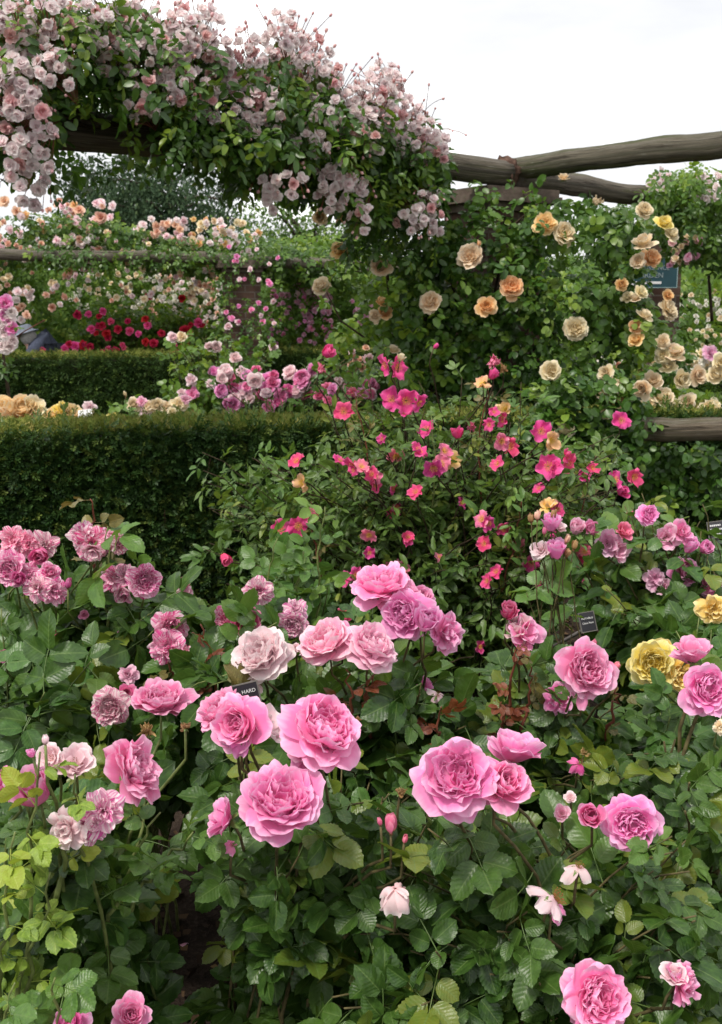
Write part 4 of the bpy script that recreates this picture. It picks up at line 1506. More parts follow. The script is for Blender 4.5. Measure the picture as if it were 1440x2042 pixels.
# ------------------------------------------------------------------ roses between and behind the hedges
HB = dict(pool='mid', res=2, unique=False, name='rose_bush', cat='rose bush', spread=.25, cane_parts=False)
bush('golden apricot rose bush with big blooms behind the near hedge', (at(60, 820, 5.9)[0], 5.9),
     [(18, 815, 55, 'gob', 'gold', (-.3, .5, .7), 5.6), (45, 812, 62, 'cup', 'gold', (.1, .5, .7), 5.6), (68, 812, 46, 'shuttle', 'cream', (.5, .5, .6), 5.6), (5, 828, 40, 'gob', 'gold', (-.3, .5, .7), 5.5),
      (105, 822, 44, 'shuttle', 'gold', (-.2, .8, .5), 5.6), (124, 820, 48, 'loose', 'yell', (.1, .6, .7), 5.6), (145, 824, 44, 'cup', 'gold', (.4, .5, .6), 5.6)],
     [(-40, 200, 815, 870, 5.5, 6.0, 16, 'mid')], leaf='mid', seed=71, **HB)
bush('cream and blush rose bush behind the hedge beside the white card', (at(310, 820, 6.0)[0], 6.1),
     [(178, 812, 30, 'loose', 'pale', (0, .4, .8), 5.8), (265, 805, 26, 'cup', 'cream', (0, .5, .8), 5.8), (282, 800, 22, 'loose', 'lav', (0, .5, .8), 5.8), (295, 810, 26, 'loose', 'cream', (0, .5, .8), 5.8), (312, 806, 28, 'cup', 'cream', (0, .5, .8), 5.8),
      (332, 812, 26, 'loose', 'cream', (.2, .5, .8), 5.8), (358, 806, 34, 'loose', 'cream', (.2, .5, .8), 5.8), (370, 796, 22, 'loose', 'lav', (.2, .5, .8), 5.8), (290, 820, 24, 'loose', 'pale', (.2, .5, .8), 5.8), (225, 826, 20, 'loose', 'yell', (.2, .5, .8), 5.8),
      (250, 785, 12, 'bud', 'buff', (0, 1, .1), 5.8), (345, 822, 22, 'loose', 'cream', (0, .4, .8), 5.7)],
     [(215, 400, 790, 870, 5.7, 6.2, 16, 'fresh')], leaf='mid', seed=72, **HB)
pk = scatter(58, 435, 640, 735, 812, 17, 30, 'eng', ['pink', 'pink', 'deep', 'pale'], 6.2, .12, 20, (.0, .5, .7))
pk += scatter(14, 640, 770, 760, 800, 16, 26, 'loose', ['coral', 'pale', 'pink'], 6.2, .1, 21, (0, .5, .7)) + scatter(12, 680, 740, 690, 740, 11, 16, 'cup', ['pale', 'peach'], 6.3, .05, 22, (0, .5, .7)) + scatter(12, 760, 880, 715, 760, 12, 18, 'loose', ['pale', 'white'], 6.5, .1, 24, (0, .5, .7))
bush('bright pink rose bush flowering just beyond the near hedge in front of the far pillar', (at(560, 800, 6.3)[0], 6.4), pk,
     [(390, 760, 750, 850, 6.1, 6.6, 46, 'mid'), (600, 900, 710, 800, 6.3, 6.7, 26, 'mid')], leaf='mid', seed=73, bare=True, **HB)
bush('yellow green rose bush with few pale pink blooms before the far hedge', (at(410, 780, 7.2)[0], 7.3),
     [(431, 541 + 150, 22, 'cup', 'pale', (0, .4, .8), 7.0), (417, 690, 18, 'cup', 'pale', (.2, .5, .8), 7.0), (470, 712, 22, 'cup', 'pale', (.4, .5, .8), 7.0), (345, 672, 20, 'cup', 'pale', (0, .4, .8), 7.0), (362, 670, 22, 'loose', 'cream', (0, .4, .8), 7.0),
      (427, 740, 22, 'loose', 'pink', (0, .4, .8), 7.0), (448, 742, 20, 'loose', 'pale', (0, .4, .8), 7.0), (380, 757, 24, 'loose', 'pale', (0, .4, .8), 6.9), (384, 785, 26, 'loose', 'pink', (0, .4, .8), 6.9), (362, 782, 18, 'loose', 'pale', (0, .4, .8), 6.9), (420, 765, 20, 'loose', 'pale', (0, .4, .8), 6.9),
      (455, 650, 14, 'cup', 'pale', (0, .4, .8), 7.2), (545, 692, 16, 'cup', 'pale', (0, .4, .8), 7.2)],
     [(335, 480, 655, 800, 6.9, 7.5, 40, 'bright'), (480, 560, 680, 740, 7.0, 7.5, 8, 'climb')], leaf='bright', seed=74, bare=True, **{**HB, 'pool': 'climb'})
redb = [(182, 655, 20), (203, 648, 18), (212, 665, 20), (150, 690, 22), (138, 686, 18), (165, 688, 20), (84, 698, 18), (290, 635, 16), (370, 660, 30), (395, 642, 20), (322, 664, 16), (235, 655, 18), (220, 640, 16), (295, 592, 16), (363, 594, 16), (205, 620, 16), (130, 702, 16), (232, 705, 14), (275, 665, 15), (180, 690, 14), (255, 640, 14)]
redb += [(int(x), int(y), 12 + (k % 5) * 2) for k, (x, y) in enumerate(zip(np.random.default_rng(8).uniform(125, 405, 26), np.random.default_rng(9).uniform(625, 705, 26)))]
bush('dark red rose bush behind the far left hedge', (at(260, 700, 13.2)[0], 13.2), [(a, b, c, 'pom', 'red' if i % 3 else 'mag', (0, .4, .8), 12.75) for i, (a, b, c) in enumerate(redb)],
     [(110, 410, 625, 715, 13.0, 13.6, 70, 'climb'), (150, 410, 600, 690, 12.9, 13.3, 60, 'bright')], leaf='climb', seed=75, bare=True, **{**HB, 'pool': 'far', 'scale': 1.35, 'res': 0, 'calyx': False})
cr = scatter(46, 1285, 1450, 695, 750, 16, 26, 'loose', ['cream', 'cream', 'white', 'buff'], 9.6, .1, 23, (0, .5, .7)) + [(1417, 703, 34, 'loose', 'lav', (0, .3, .8), 9.4)] + scatter(14, 1180, 1290, 715, 760, 14, 20, 'loose', ['cream', 'white', 'peach'], 9.7, .1, 25, (0, .5, .7))
bush('cream white rose bush filling the bed beyond the hedge at far right', (at(1380, 760, 9.8)[0], 9.9), cr, [(1180, 1500, 690, 780, 9.6, 10.2, 40, 'bright')], leaf='bright', seed=76, bare=True, **{**HB, 'pool': 'far', 'scale': 1.2, 'res': 1, 'calyx': False})
bush('small fresh green rose bush with opening buds behind the log rail', (at(1400, 830, 6.6)[0], 6.7),
     [(1385, 815, 14, 'bud', 'apri', (.2, .9, .3), 6.4), (1422, 822, 18, 'cup', 'pale', (0, .4, .8), 6.4), (1432, 826, 16, 'cup', 'ramb', (.3, .4, .8), 6.4), (1406, 830, 14, 'cup', 'pale', (0, .4, .8), 6.4)],
     [(1350, 1470, 780, 850, 6.4, 6.9, 16, 'bright')], leaf='bright', seed=77, **{**HB, 'pool': 'climb'})

# standard rose at the left edge
stp = [(10, 605, 34), (16, 640, 32), (8, 662, 30), (22, 622, 26), (24, 655, 28), (18, 690, 32), (5, 690, 28), (26, 678, 24), (10, 630, 26), (0, 610, 30), (2, 645, 30)]
root = climber('standard rose with pale pink head on a bare grey stem behind the near hedge', (at(20, 800, 6.0)[0], 6.0),
               [(-40, 12, 590, 740, 6.0, .08, 46, 'ramb', .9, 'climb', .4, -.8)],
               [(a, b, c, 'semi', 'ramb' if i % 4 else 'pink', (.3, .1, .8), 5.85, 1) for i, (a, b, c) in enumerate(stp)],
               name='standard_rose', cat='standard rose', canes=[([(22, 850, 6.0), (18, 790, 6.0), (8, 720, 6.0), (0, 640, 6.0)], .011, .007, 'dark'), ([(5, 690, 5.95), (50, 660, 5.9), (90, 638, 5.85)], .004, .002, 'red')], seed=58)

# ------------------------------------------------------------------ the mutabilis bush in the middle
mut = [(590, 918, 40, 'sing', 'mag', (-.2, .7, .5)), (603, 963, 40, 'sing', 'flame', (0, .25, .95)), (617, 1025, 46, 'shuttle', 'coral', (.1, .8, .4)), (560, 1055, 48, 'sing', 'mag', (-.3, .3, .8)), (595, 1050, 50, 'sing', 'mag', (.2, .4, .8)),
       (655, 703, 28, 'gob', 'mag', (.9, .1, .3)), (795, 733, 50, 'sing', 'mag', (.3, .2, .8)), (765, 728, 44, 'sing', 'mag', (-.7, .2, .5)), (780, 795, 52, 'sing', 'mag', (-.2, .1, .9)), (812, 800, 52, 'sing', 'mag', (.2, .1, .9)), (838, 805, 40, 'sing', 'mag', (.6, -.1, .7)),
       (685, 820, 44, 'sing', 'mag', (-.1, -.2, .9)), (790, 910, 44, 'sing', 'coral', (-.1, -.3, .8)), (838, 895, 46, 'sing', 'mag', (.1, .5, .8)), (700, 930, 40, 'sing', 'mag', (-.3, -.1, .9)), (722, 928, 36, 'sing', 'coral', (.2, .5, .7)), (740, 945, 36, 'sing', 'mag', (0, -.2, .9)),
       (750, 968, 34, 'sing', 'mag', (.3, -.3, .8)), (865, 935, 48, 'sing', 'mag', (-.2, .1, .9)), (880, 925, 44, 'sing', 'coral', (.2, .3, .8)), (903, 918, 42, 'sing', 'flame', (.1, .4, .9)), (828, 980, 34, 'sing', 'mag', (0, 0, .9)), (785, 975, 30, 'sing', 'mag', (0, .2, .9)),
       (1000, 880, 40, 'sing', 'coral', (-.2, .4, .8)), (1020, 890, 46, 'sing', 'mag', (.3, .3, .8)), (1080, 860, 46, 'sing', 'mag', (-.1, .3, .9)), (1102, 880, 44, 'sing', 'flame', (.2, .4, .9)), (1095, 930, 56, 'sing', 'mag', (-.1, .1, .9)), (1135, 922, 46, 'sing', 'mag', (.6, .1, .7)), (1110, 935, 40, 'sing', 'mag', (.2, -.3, .9)),
       (1240, 838, 42, 'sing', 'mag', (.2, .2, .9)), (1268, 952, 44, 'sing', 'mag', (.7, .1, .6)), (1242, 980, 28, 'gob', 'mag', (-.5, .5, .5)), (962, 762, 36, 'sing', 'flame', (-.6, .3, .6)), (985, 745, 26, 'gob', 'mag', (.4, .7, .3)), (1005, 815, 42, 'sing', 'flame', (.1, .5, .7)),
       (910, 862, 28, 'gob', 'mag', (0, .8, .4)), (942, 850, 24, 'wither', 'coral', (0, .3, .8)), (1092, 1005, 40, 'sing', 'flame', (.1, .7, .6)), (960, 1035, 44, 'sing', 'coral', (-.2, .2, .9)), (975, 1045, 36, 'sing', 'mag', (.3, -.2, .9)), (1005, 1055, 34, 'sing', 'mag', (.1, 0, .9)),
       (1025, 1090, 44, 'sing', 'coral', (-.2, .2, .9)), (1040, 1115, 44, 'sing', 'mag', (0, 0, .9)), (1060, 1125, 40, 'sing', 'mag', (.2, .2, .9)), (1150, 1120, 46, 'sing', 'mag', (0, .2, .9)), (1165, 1100, 40, 'sing', 'coral', (.2, .3, .9)), (1180, 1155, 52, 'sing', 'mag', (.2, -.1, .9)),
       (450, 1115, 30, 'gob', 'mag', (.2, -.6, .6)), (685, 1155, 36, 'sing', 'mag', (0, .2, .8)), (710, 1145, 34, 'sing', 'mag', (.3, .2, .8)), (690, 1222, 36, 'sing', 'mag', (0, .1, .8)), (958, 1290, 30, 'sing', 'mag', (0, .4, .7)), (1260, 1030, 34, 'sing', 'mag', (.3, .4, .7)),
       (985, 722, 30, 'wither', 'coral', (0, .4, .8)), (1005, 735, 28, 'wither', 'brown', (0, .4, .8)), (640, 735, 24, 'wither', 'coral', (0, .4, .8)), (800, 712, 20, 'gob', 'cream', (.1, .8, .4)), (870, 690, 14, 'bud', 'mag', (0, 1, .2))]
mut = [(b[0], b[1], b[2], b[3], b[4], (b[5][0] + rng.normal(0, .4), b[5][1] + rng.normal(0, .35), b[5][2])) for b in mut]
mut += [(x_, y_, d_, k_, m_, (f_[0] * 1.6, f_[1] * 1.4, f_[2]), ) for (x_, y_, d_, k_, m_, f_, Y_) in scatter(34, 640, 1230, 800, 1170, 24, 42, 'sing', ['mag', 'mag', 'mag', 'coral'], 3.3, 0, 91)]
mut = [(*b, (3.5 if b[1] < 860 else 3.32) + .08 * math.sin(b[0] * .05)) for b in mut]
bush('tall airy rose bush with single magenta and orange blooms before the hedge', (.25, 3.75), mut,
     [(400, 640, 900, 1200, 3.4, 3.9, 40), (640, 1000, 880, 1250, 3.2, 3.9, 70), (1000, 1260, 900, 1230, 3.2, 3.9, 46), (640, 880, 740, 920, 3.5, 3.9, 14), (900, 1060, 740, 880, 3.5, 3.9, 7), (1120, 1300, 860, 1010, 3.4, 3.9, 12)],
     pool='mut', leaf='olive', cane='dark', scale=1.15, step=.045, t0=.35, res=2, unique=False, spread=.3, crad=.0032, seed=81, leaf2=('fresh', .2),
     young=[(700, 770, 3.45, 'bronze', .9, 760, 1100), (980, 740, 3.45, 'bronze', .8, 960, 1050), (1180, 940, 3.4, 'bronze', .8, 1120, 1150), (620, 1000, 3.3, 'bronze', .8, 640, 1150), (860, 830, 3.4, 'fresh', .9, 850, 1100), (1040, 1000, 3.3, 'bronze', .8, 1000, 1180)])

# ------------------------------------------------------------------ second row
bush('striped crimson and white rose bush at left before the hedge', (-.75, 2.62),
     [(22, 1075, 62, 'loose', 'stripe', (-.2, .3, .8), 2.35), (58, 1085, 56, 'loose', 'stripe', (.1, .2, .9), 2.35), (88, 1085, 54, 'loose', 'faded', (.3, .4, .7), 2.35), (80, 1108, 40, 'gob', 'deep', (0, -.2, .9), 2.33), (20, 1135, 70, 'eng', 'stripe', (-.1, .2, .9), 2.3), (52, 1145, 56, 'loose', 'stripe', (.3, .3, .8), 2.3),
      (38, 1155, 34, 'gob', 'deep', (0, .4, .7), 2.28), (75, 1172, 60, 'loose', 'faded', (-.1, .3, .9), 2.28), (108, 1180, 56, 'loose', 'stripe', (.3, .1, .9), 2.28), (100, 1140, 40, 'cup', 'stripe', (.1, .5, .7), 2.3), (137, 1162, 26, 'bud', 'deep', (.2, .9, .3), 2.28),
      (158, 1065, 62, 'loose', 'faded', (-.4, .4, .7), 2.35), (182, 1085, 72, 'loose', 'stripe', (0, .1, 1), 2.33), (205, 1080, 50, 'loose', 'stripe', (.3, .3, .8), 2.35), (185, 1100, 48, 'shuttle', 'faded', (0, -.4, .9), 2.3), (240, 1085, 46, 'loose', 'faded', (.6, .1, .7), 2.33), (222, 1070, 30, 'gob', 'stripe', (.2, .8, .4), 2.35),
      (225, 1150, 62, 'loose', 'stripe', (-.3, .5, .8), 2.3), (248, 1145, 50, 'loose', 'faded', (0, .5, .8), 2.3), (290, 1158, 64, 'eng', 'stripe', (.3, .2, .9), 2.28), (246, 1185, 42, 'gob', 'faded', (0, -.2, .9), 2.28),
      (365, 1165, 26, 'gob', 'deep', (.1, .9, .3), 2.4), (370, 1183, 34, 'loose', 'faded', (.3, .2, .8), 2.4), (348, 1218, 52, 'loose', 'faded', (.1, .4, .8), 2.3), (340, 1250, 66, 'eng', 'stripe', (.3, .3, .8), 2.25), (332, 1290, 74, 'loose', 'stripe', (-.1, .2, .9), 2.2), (365, 1305, 40, 'loose', 'stripe', (.4, .1, .8), 2.2),
      (458, 1232, 60, 'eng', 'stripe', (-.3, .3, .8), 2.35), (488, 1238, 64, 'eng', 'deep', (.2, .2, .9), 2.33), (515, 1176, 60, 'loose', 'faded', (.1, .3, .9), 2.45), (590, 1215, 54, 'loose', 'faded', (.1, .7, .6), 2.4), (585, 1245, 56, 'eng', 'faded', (-.1, .1, 1), 2.38),
      (220, 1411, 76, 'eng', 'faded', (0, .15, 1), 2.0), (252, 1382, 34, 'cup', 'deep', (.3, .3, .8), 2.03), (255, 1345, 40, 'loose', 'lav', (0, .3, .8), 2.1), (168, 1225, 18, 'cup', 'pink', (0, .4, .8), 2.3), (112, 1262, 20, 'cup', 'deep', (0, .2, .8), 2.3), (5, 1308, 24, 'cup', 'deep', (0, .2, .8), 2.2), (240, 1265, 14, 'cup', 'pink', (0, .2, .8), 2.3)],
     [(-60, 400, 1190, 1330, 2.2, 2.6, 34), (-60, 380, 1300, 1560, 2.0, 2.4, 46), (380, 640, 1240, 1420, 2.2, 2.6, 22), (380, 640, 1320, 1480, 2.0, 2.3, 12)],
     leaf='dark', cane='green', scale=1.22, step=.05, t0=.62, res=2, unique=False, spread=.28, seed=82, leaf2=('mid', .25),
     young=[(215, 1050, 2.3, 'fresh', 1.2, 200, 1330), (180, 995, 2.38, 'bronze', .75, 185, 1200), (290, 1140, 2.4, 'fresh', 1.1, 240, 1320)])

bush('fresh green rose shoots rising in front of the hedge bottom', (-.2, 2.9), [],
     [(500, 720, 1080, 1240, 2.6, 2.9, 7)], leaf='mid', cane='green', pool='mid', scale=1.1, seed=83, res=1,
     young=[(555, 1070, 2.6, 'fresh', .8, 540, 1330), (648, 1010, 2.6, 'fresh', .85, 635, 1330), (605, 1100, 2.6, 'fresh', .8, 600, 1330)])

bush('pink rose bush with clustered full blooms in the middle of the bed', (.02, 2.45),
     [(762, 1168, 112, 'eng', 'pink', (-.15, .9, .2), 2.1), (818, 1195, 84, 'shuttle', 'pink', (.2, .7, .5), 2.08), (840, 1188, 50, 'cup', 'pink', (.3, .5, .7), 2.1), (812, 1224, 100, 'eng', 'pink', (-.4, .2, .7), 2.06), (852, 1235, 60, 'gob', 'pink', (.1, .75, .5), 2.0), (890, 1262, 86, 'loose', 'pink', (.6, .2, .6), 2.04),
      (650, 1283, 112, 'eng', 'soft', (-.3, .75, .3), 2.0), (682, 1270, 70, 'shuttle', 'pink', (0, .6, .7), 2.02), (745, 1288, 104, 'eng', 'soft', (.35, .7, .35), 1.98), (522, 1308, 112, 'eng', 'pale', (-.3, .65, .5), 1.95), (548, 1302, 80, 'shuttle', 'pale', (.5, .5, .5), 1.97), (505, 1368, 44, 'spent', 'pale', (-.2, .7, .3), 1.97),
      (590, 1292, 20, 'loose', 'pale', (0, 0, .9), 2.0), (870, 1390, 40, 'spent', 'pale', (.2, .5, .5), 2.1), (845, 1365, 36, 'loose', 'pink', (.2, .4, .6), 2.2)],
     [(560, 900, 1340, 1420, 2.0, 2.3, 14), (560, 960, 1400, 1560, 1.9, 2.2, 26), (860, 1120, 1400, 1560, 2.1, 2.4, 2, 'bronze'), (860, 1120, 1400, 1560, 2.1, 2.4, 9), (600, 900, 1300, 1380, 2.1, 2.4, 8)],
     leaf='dark', cane='brown', scale=1.15, step=.055, res=3, spread=.2, seed=84,
     young=[(690, 1335, 1.98, 'red', .6, 700, 1480), (745, 1345, 2.02, 'red', .55, 740, 1480), (400, 1245, 2.15, 'red', .7, 440, 1450), (470, 1320, 1.93, 'bronze', .8, 500, 1450), (880, 1410, 2.0, 'red', .6, 880, 1520), (335, 1320, 2.15, 'bronze', .55, 350, 1450)])

bush('pink rose bush with coppery red young leaves right of the middle cluster', (.42, 2.55),
     [(1015, 1219, 42, 'gob', 'deep', (.1, .8, .5), 2.15), (1048, 1258, 84, 'shuttle', 'pink', (.5, .4, .6), 2.15), (1030, 1250, 60, 'gob', 'pale', (-.2, .6, .6), 2.16), (1040, 1290, 44, 'spent', 'pale', (.2, .3, .6), 2.15), (1165, 1335, 108, 'eng', 'pink', (.3, .4, .8), 2.05), (1160, 1385, 62, 'spent', 'pink', (0, .6, .5), 2.04),
      (1112, 1392, 64, 'loose', 'pink', (-.4, .3, .7), 2.15), (1185, 1282, 20, 'bud', 'coral', (.1, .9, .3), 2.1), (1228, 1328, 24, 'bud', 'coral', (.3, .9, .2), 2.08), (1152, 1528, 44, 'spent', 'deep', (.1, .6, .5), 1.95), (1165, 1500, 24, 'wither', 'brown', (.1, .8, .4), 1.97)],
     [(960, 1120, 1300, 1440, 2.1, 2.4, 5), (1090, 1300, 1480, 1640, 1.9, 2.2, 14), (980, 1120, 1400, 1520, 2.1, 2.3, 6), (1120, 1240, 1380, 1440, 2.1, 2.3, 4)],
     leaf='dark', cane='brown', scale=1.15, step=.055, res=3, spread=.16, seed=85,
     young=[(1035, 1285, 2.1, 'red', .5, 1010, 1450), (1060, 1330, 2.12, 'bronze', .5, 1030, 1480), (1230, 1370, 2.1, 'bronze', .45, 1210, 1480), (1000, 1400, 2.1, 'red', .45, 1000, 1500)])

jb = [(1100, 1042, 44, 'gob', 'pink', (-.1, .9, .3)), (1106, 1094, 50, 'gob', 'pink', (0, .9, .35)), (1078, 1096, 44, 'shuttle', 'pale', (-.4, .5, .6)), (1118, 1050, 30, 'shuttle', 'pale', (.5, .7, .3)), (1058, 1033, 22, 'bud', 'brown', (-.2, 1, .1)), (1072, 1027, 22, 'bud', 'peach', (0, 1, .1)), (1104, 1025, 22, 'bud', 'brown', (.1, 1, .1)),
      (1132, 1074, 22, 'bud', 'peach', (.3, .9, .1)), (1148, 1086, 22, 'bud', 'brown', (.3, .9, .1)), (1132, 1102, 20, 'bud', 'brown', (.3, .9, .1)), (1086, 1058, 18, 'bud', 'coral', (0, 1, .2))]
bush('tall rose bush with pink goblet blooms among many green buds', (.52, 2.62), [(*b, 2.45) for b in jb],
     [(1010, 1170, 1150, 1230, 2.45, 2.6, 4, 'fresh')], leaf='fresh', cane='brown', scale=1.1, step=.07, res=2, unique=False, spread=.14, crad=.0022, seed=86, arch=.7, bare=True)

lavb = [(1150, 1050, 40, 'gob', 'lav', (0, .6, .6)), (1180, 1055, 34, 'gob', 'pink', (-.3, .5, .7)), (1212, 1085, 56, 'shuttle', 'lav', (-.1, .1, .9)), (1238, 1098, 44, 'shuttle', 'lav', (.4, .0, .9)), (1245, 1058, 44, 'shuttle', 'coral', (.4, .5, .7)), (1292, 1027, 40, 'eng', 'pink', (.2, .4, .8)),
        (1330, 1070, 56, 'shuttle', 'lav', (-.2, .2, .9)), (1362, 1060, 54, 'shuttle', 'pink', (.2, .5, .8)), (1378, 1088, 36, 'gob', 'pink', (.2, .8, .5)), (1364, 1140, 56, 'eng', 'pink', (.4, .3, .8)), (1306, 1155, 46, 'loose', 'lav', (0, .2, .9)), (1322, 1170, 40, 'loose', 'lav', (0, .2, .9)),
        (1408, 1092, 34, 'gob', 'pink', (.2, .5, .7)), (1420, 1168, 46, 'loose', 'pink', (.2, .3, .8)), (1400, 1200, 40, 'loose', 'lav', (0, .2, .8)), (1385, 1235, 40, 'loose', 'lav', (0, .2, .8)), (1435, 1180, 44, 'loose', 'lav', (0, .2, .8))]
bush('lavender pink rose bush at right beneath the ivy covered hedge', (1.0, 3.15), [(*b, 2.85) for b in lavb],
     [(1130, 1480, 1050, 1180, 2.8, 3.2, 30), (1180, 1480, 1160, 1300, 2.7, 3.1, 30), (1240, 1480, 980, 1060, 3.0, 3.3, 10)], leaf='dark', cane='brown', scale=1.15, res=2, unique=False, spread=.25, seed=87, leaf2=('mid', .35))

bush('yellow rose bush at right behind the pink blooms', (.86, 2.55),
     [(1300, 1322, 88, 'eng', 'yell', (-.2, .3, .9), 2.2), (1325, 1305, 60, 'cup', 'yell', (.1, .7, .6), 2.22), (1352, 1345, 66, 'eng', 'yell', (.3, .1, .9), 2.2), (1425, 1215, 62, 'loose', 'yell', (.1, .3, .9), 2.5), (1437, 1450, 30, 'loose', 'cream', (.1, .3, .9), 1.9)],
     [(1270, 1470, 1370, 1520, 2.1, 2.5, 18), (1330, 1480, 1220, 1330, 2.4, 2.7, 12), (1200, 1300, 1400, 1480, 2.3, 2.5, 4)], leaf='dark', cane='green', scale=1.05, res=3, spread=.18, seed=88, leaf2=('mid', .4))

bush('pink rose bush at the right edge with a long arching brown cane', (.62, 2.05),
     [(1380, 1300, 84, 'shuttle', 'pink', (-.1, .6, .1), 2.0), (1412, 1372, 98, 'eng', 'pink', (.1, .35, .85), 1.95)],
     [(1310, 1480, 1470, 1640, 1.75, 2.1, 16), (1360, 1480, 1600, 1800, 1.7, 2.0, 12)], leaf='dark', cane='brown', scale=1.1, res=3, spread=.08, crad=.005, seed=89, leaf2=('mid', .3))

# ------------------------------------------------------------------ front row
bush('pink rose bush in front at left with lime green new shoots', (-.52, 1.72),
     [(268, 1535, 126, 'eng', 'pink', (.75, .5, .15), 1.5), (68, 1572, 92, 'gob', 'pink', (-.1, .75, .4), 1.42), (20, 1580, 60, 'gob', 'pink', (-.5, .5, .5), 1.45), (2, 1560, 56, 'cup', 'deep', (-.6, .4, .5), 1.45), (150, 1518, 84, 'shuttle', 'pale', (.1, .6, .5), 1.5), (100, 1510, 60, 'shuttle', 'pale', (-.2, .5, .6), 1.5),
      (205, 1618, 92, 'loose', 'faded', (.2, .3, .8), 1.42), (185, 1650, 70, 'loose', 'faded', (.3, 0, .8), 1.42), (132, 1652, 88, 'loose', 'pale', (-.3, .1, .8), 1.4), (62, 1502, 22, 'gob', 'pink', (-.3, .9, .2), 1.42), (90, 1470, 26, 'bud', 'lime_bud', (0, 1, 0), 1.4) if False else (90, 1475, 22, 'bud', 'pale', (0, 1, 0), 1.4),
      (262, 2022, 76, 'cup', 'pink', (.2, .7, .6), 1.38), (135, 2040, 76, 'cup', 'pink', (-.2, .7, .5), 1.36), (322, 1392, 110, 'eng', 'pink', (.1, .9, .2), 1.85), (290, 1455, 40, 'wither', 'brown', (0, .5, .7), 1.6), (370, 1448, 28, 'wither', 'brown', (.1, .8, .4), 1.62)],
     [(-40, 240, 1660, 1800, 1.5, 1.8, 14), (60, 260, 1800, 1960, 1.5, 1.75, 10), (0, 240, 1560, 1700, 1.6, 1.9, 12)],
     leaf='dark', cane='green', scale=1.05, step=.05, res=3, spread=.2, crad=.0036, seed=90, leaf2=('mid', .3),
     young=[(80, 1500, 1.38, 'lime', .62, 30, 2150), (150, 1545, 1.40, 'lime', .6, 110, 1800), (30, 1660, 1.36, 'lime', .7, 0, 2150), (100, 1740, 1.38, 'lime', .7, 20, 2180), (30, 1960, 1.32, 'fresh', .85, 0, 2250), (110, 1950, 1.34, 'fresh', .85, 60, 2300), (320, 1620, 1.52, 'fresh', .75, 190, 1900), (385, 1660, 1.52, 'fresh', .75, 235, 1850)])

bush('pink rose bush with three huge full blooms left of centre in front', (-.12, 1.86),
     [(442, 1418, 108, 'eng', 'pink', (-.5, .8, .1), 1.62), (470, 1445, 112, 'cup', 'pink', (-.4, .45, .75), 1.56), (482, 1480, 80, 'spent', 'pink', (.2, .8, .5), 1.56), (528, 1444, 104, 'shuttle', 'pale', (.7, .6, .1), 1.6), (650, 1455, 160, 'eng', 'pink', (.38, .75, .5), 1.5), (602, 1480, 100, 'cup', 'pink', (-.5, .2, .6), 1.54), (615, 1520, 64, 'spent', 'pink', (-.3, .6, .4), 1.54),
      (560, 1598, 156, 'eng', 'pink', (.12, .9, .42), 1.44), (440, 1632, 96, 'shuttle', 'pink', (-.6, .3, .2), 1.5), (462, 1690, 40, 'spent', 'pink', (.2, .6, .4), 1.52), (780, 1640, 48, 'bud', 'coral', (0, 1, .1), 1.5), (757, 1638, 20, 'bud', 'coral', (-.2, 1, .1), 1.5), (808, 1672, 22, 'bud', 'coral', (.2, 1, .1), 1.5), (788, 1790, 72, 'hang', 'pale', (0, 1, .1), 1.45), (800, 1578, 30, 'wither', 'brown', (.2, .7, .4), 1.55)],
     [(480, 880, 1600, 1720, 1.55, 1.9, 22), (560, 900, 1700, 1900, 1.5, 1.9, 26), (620, 900, 1500, 1620, 1.7, 2.0, 14), (400, 560, 1500, 1600, 1.75, 2.0, 8), (480, 640, 1700, 1860, 1.7, 2.0, 10)],
     leaf='dark', cane='brown', scale=1.0, step=.052, res=3, spread=.16, crad=.0036, seed=91, leaf2=('mid', .12))

bush('pink rose bush right of centre in front carrying the largest double blooms', (.32, 1.78),
     [(908, 1548, 156, 'eng', 'pink', (-.05, .6, .72), 1.46), (1028, 1492, 128, 'shuttle', 'pink', (.2, .85, -.1), 1.54), (1010, 1560, 104, 'cup', 'pink', (.3, .65, .6), 1.45), (985, 1590, 56, 'spent', 'pink', (-.1, .5, .6), 1.45), (1260, 1640, 112, 'eng', 'pink', (-.1, .2, .95), 1.52), (1178, 1626, 66, 'gob', 'pink', (-.2, .5, .6), 1.52), (1120, 1622, 36, 'shuttle', 'lav', (-.2, .5, .6), 1.6), (1138, 1590, 26, 'shuttle', 'pale', (-.2, .5, .6), 1.65),
      (1092, 1800, 100, 'spent', 'pale', (.6, .5, .2), 1.45), (1100, 1815, 70, 'spent', 'pink', (.2, .9, .3), 1.45), (1150, 1742, 64, 'spent', 'pale', (.2, .9, .2), 1.47), (1186, 1990, 140, 'eng', 'pink', (.2, .45, .8), 1.36), (1366, 1962, 92, 'loose', 'pink', (.75, .25, .3), 1.38), (1345, 1940, 60, 'shuttle', 'pale', (-.1, .8, .4), 1.38),
      (990, 1940, 30, 'loose', 'lav', (0, .4, .8), 1.6), (868, 1968, 22, 'loose', 'pale', (0, .4, .8), 1.6)],
     [(820, 1400, 1640, 1760, 1.5, 1.9, 32), (700, 1400, 1740, 1900, 1.45, 1.85, 40), (640, 1440, 1880, 2042, 1.4, 1.75, 44), (1180, 1440, 1660, 1860, 1.6, 2.0, 16), (640, 1100, 2000, 2150, 1.35, 1.6, 12), (1150, 1440, 2020, 2150, 1.4, 1.6, 6)],
     leaf='dark', cane='brown', scale=1.0, step=.052, res=3, spread=.22, crad=.0036, seed=92, leaf2=('mid', .14))


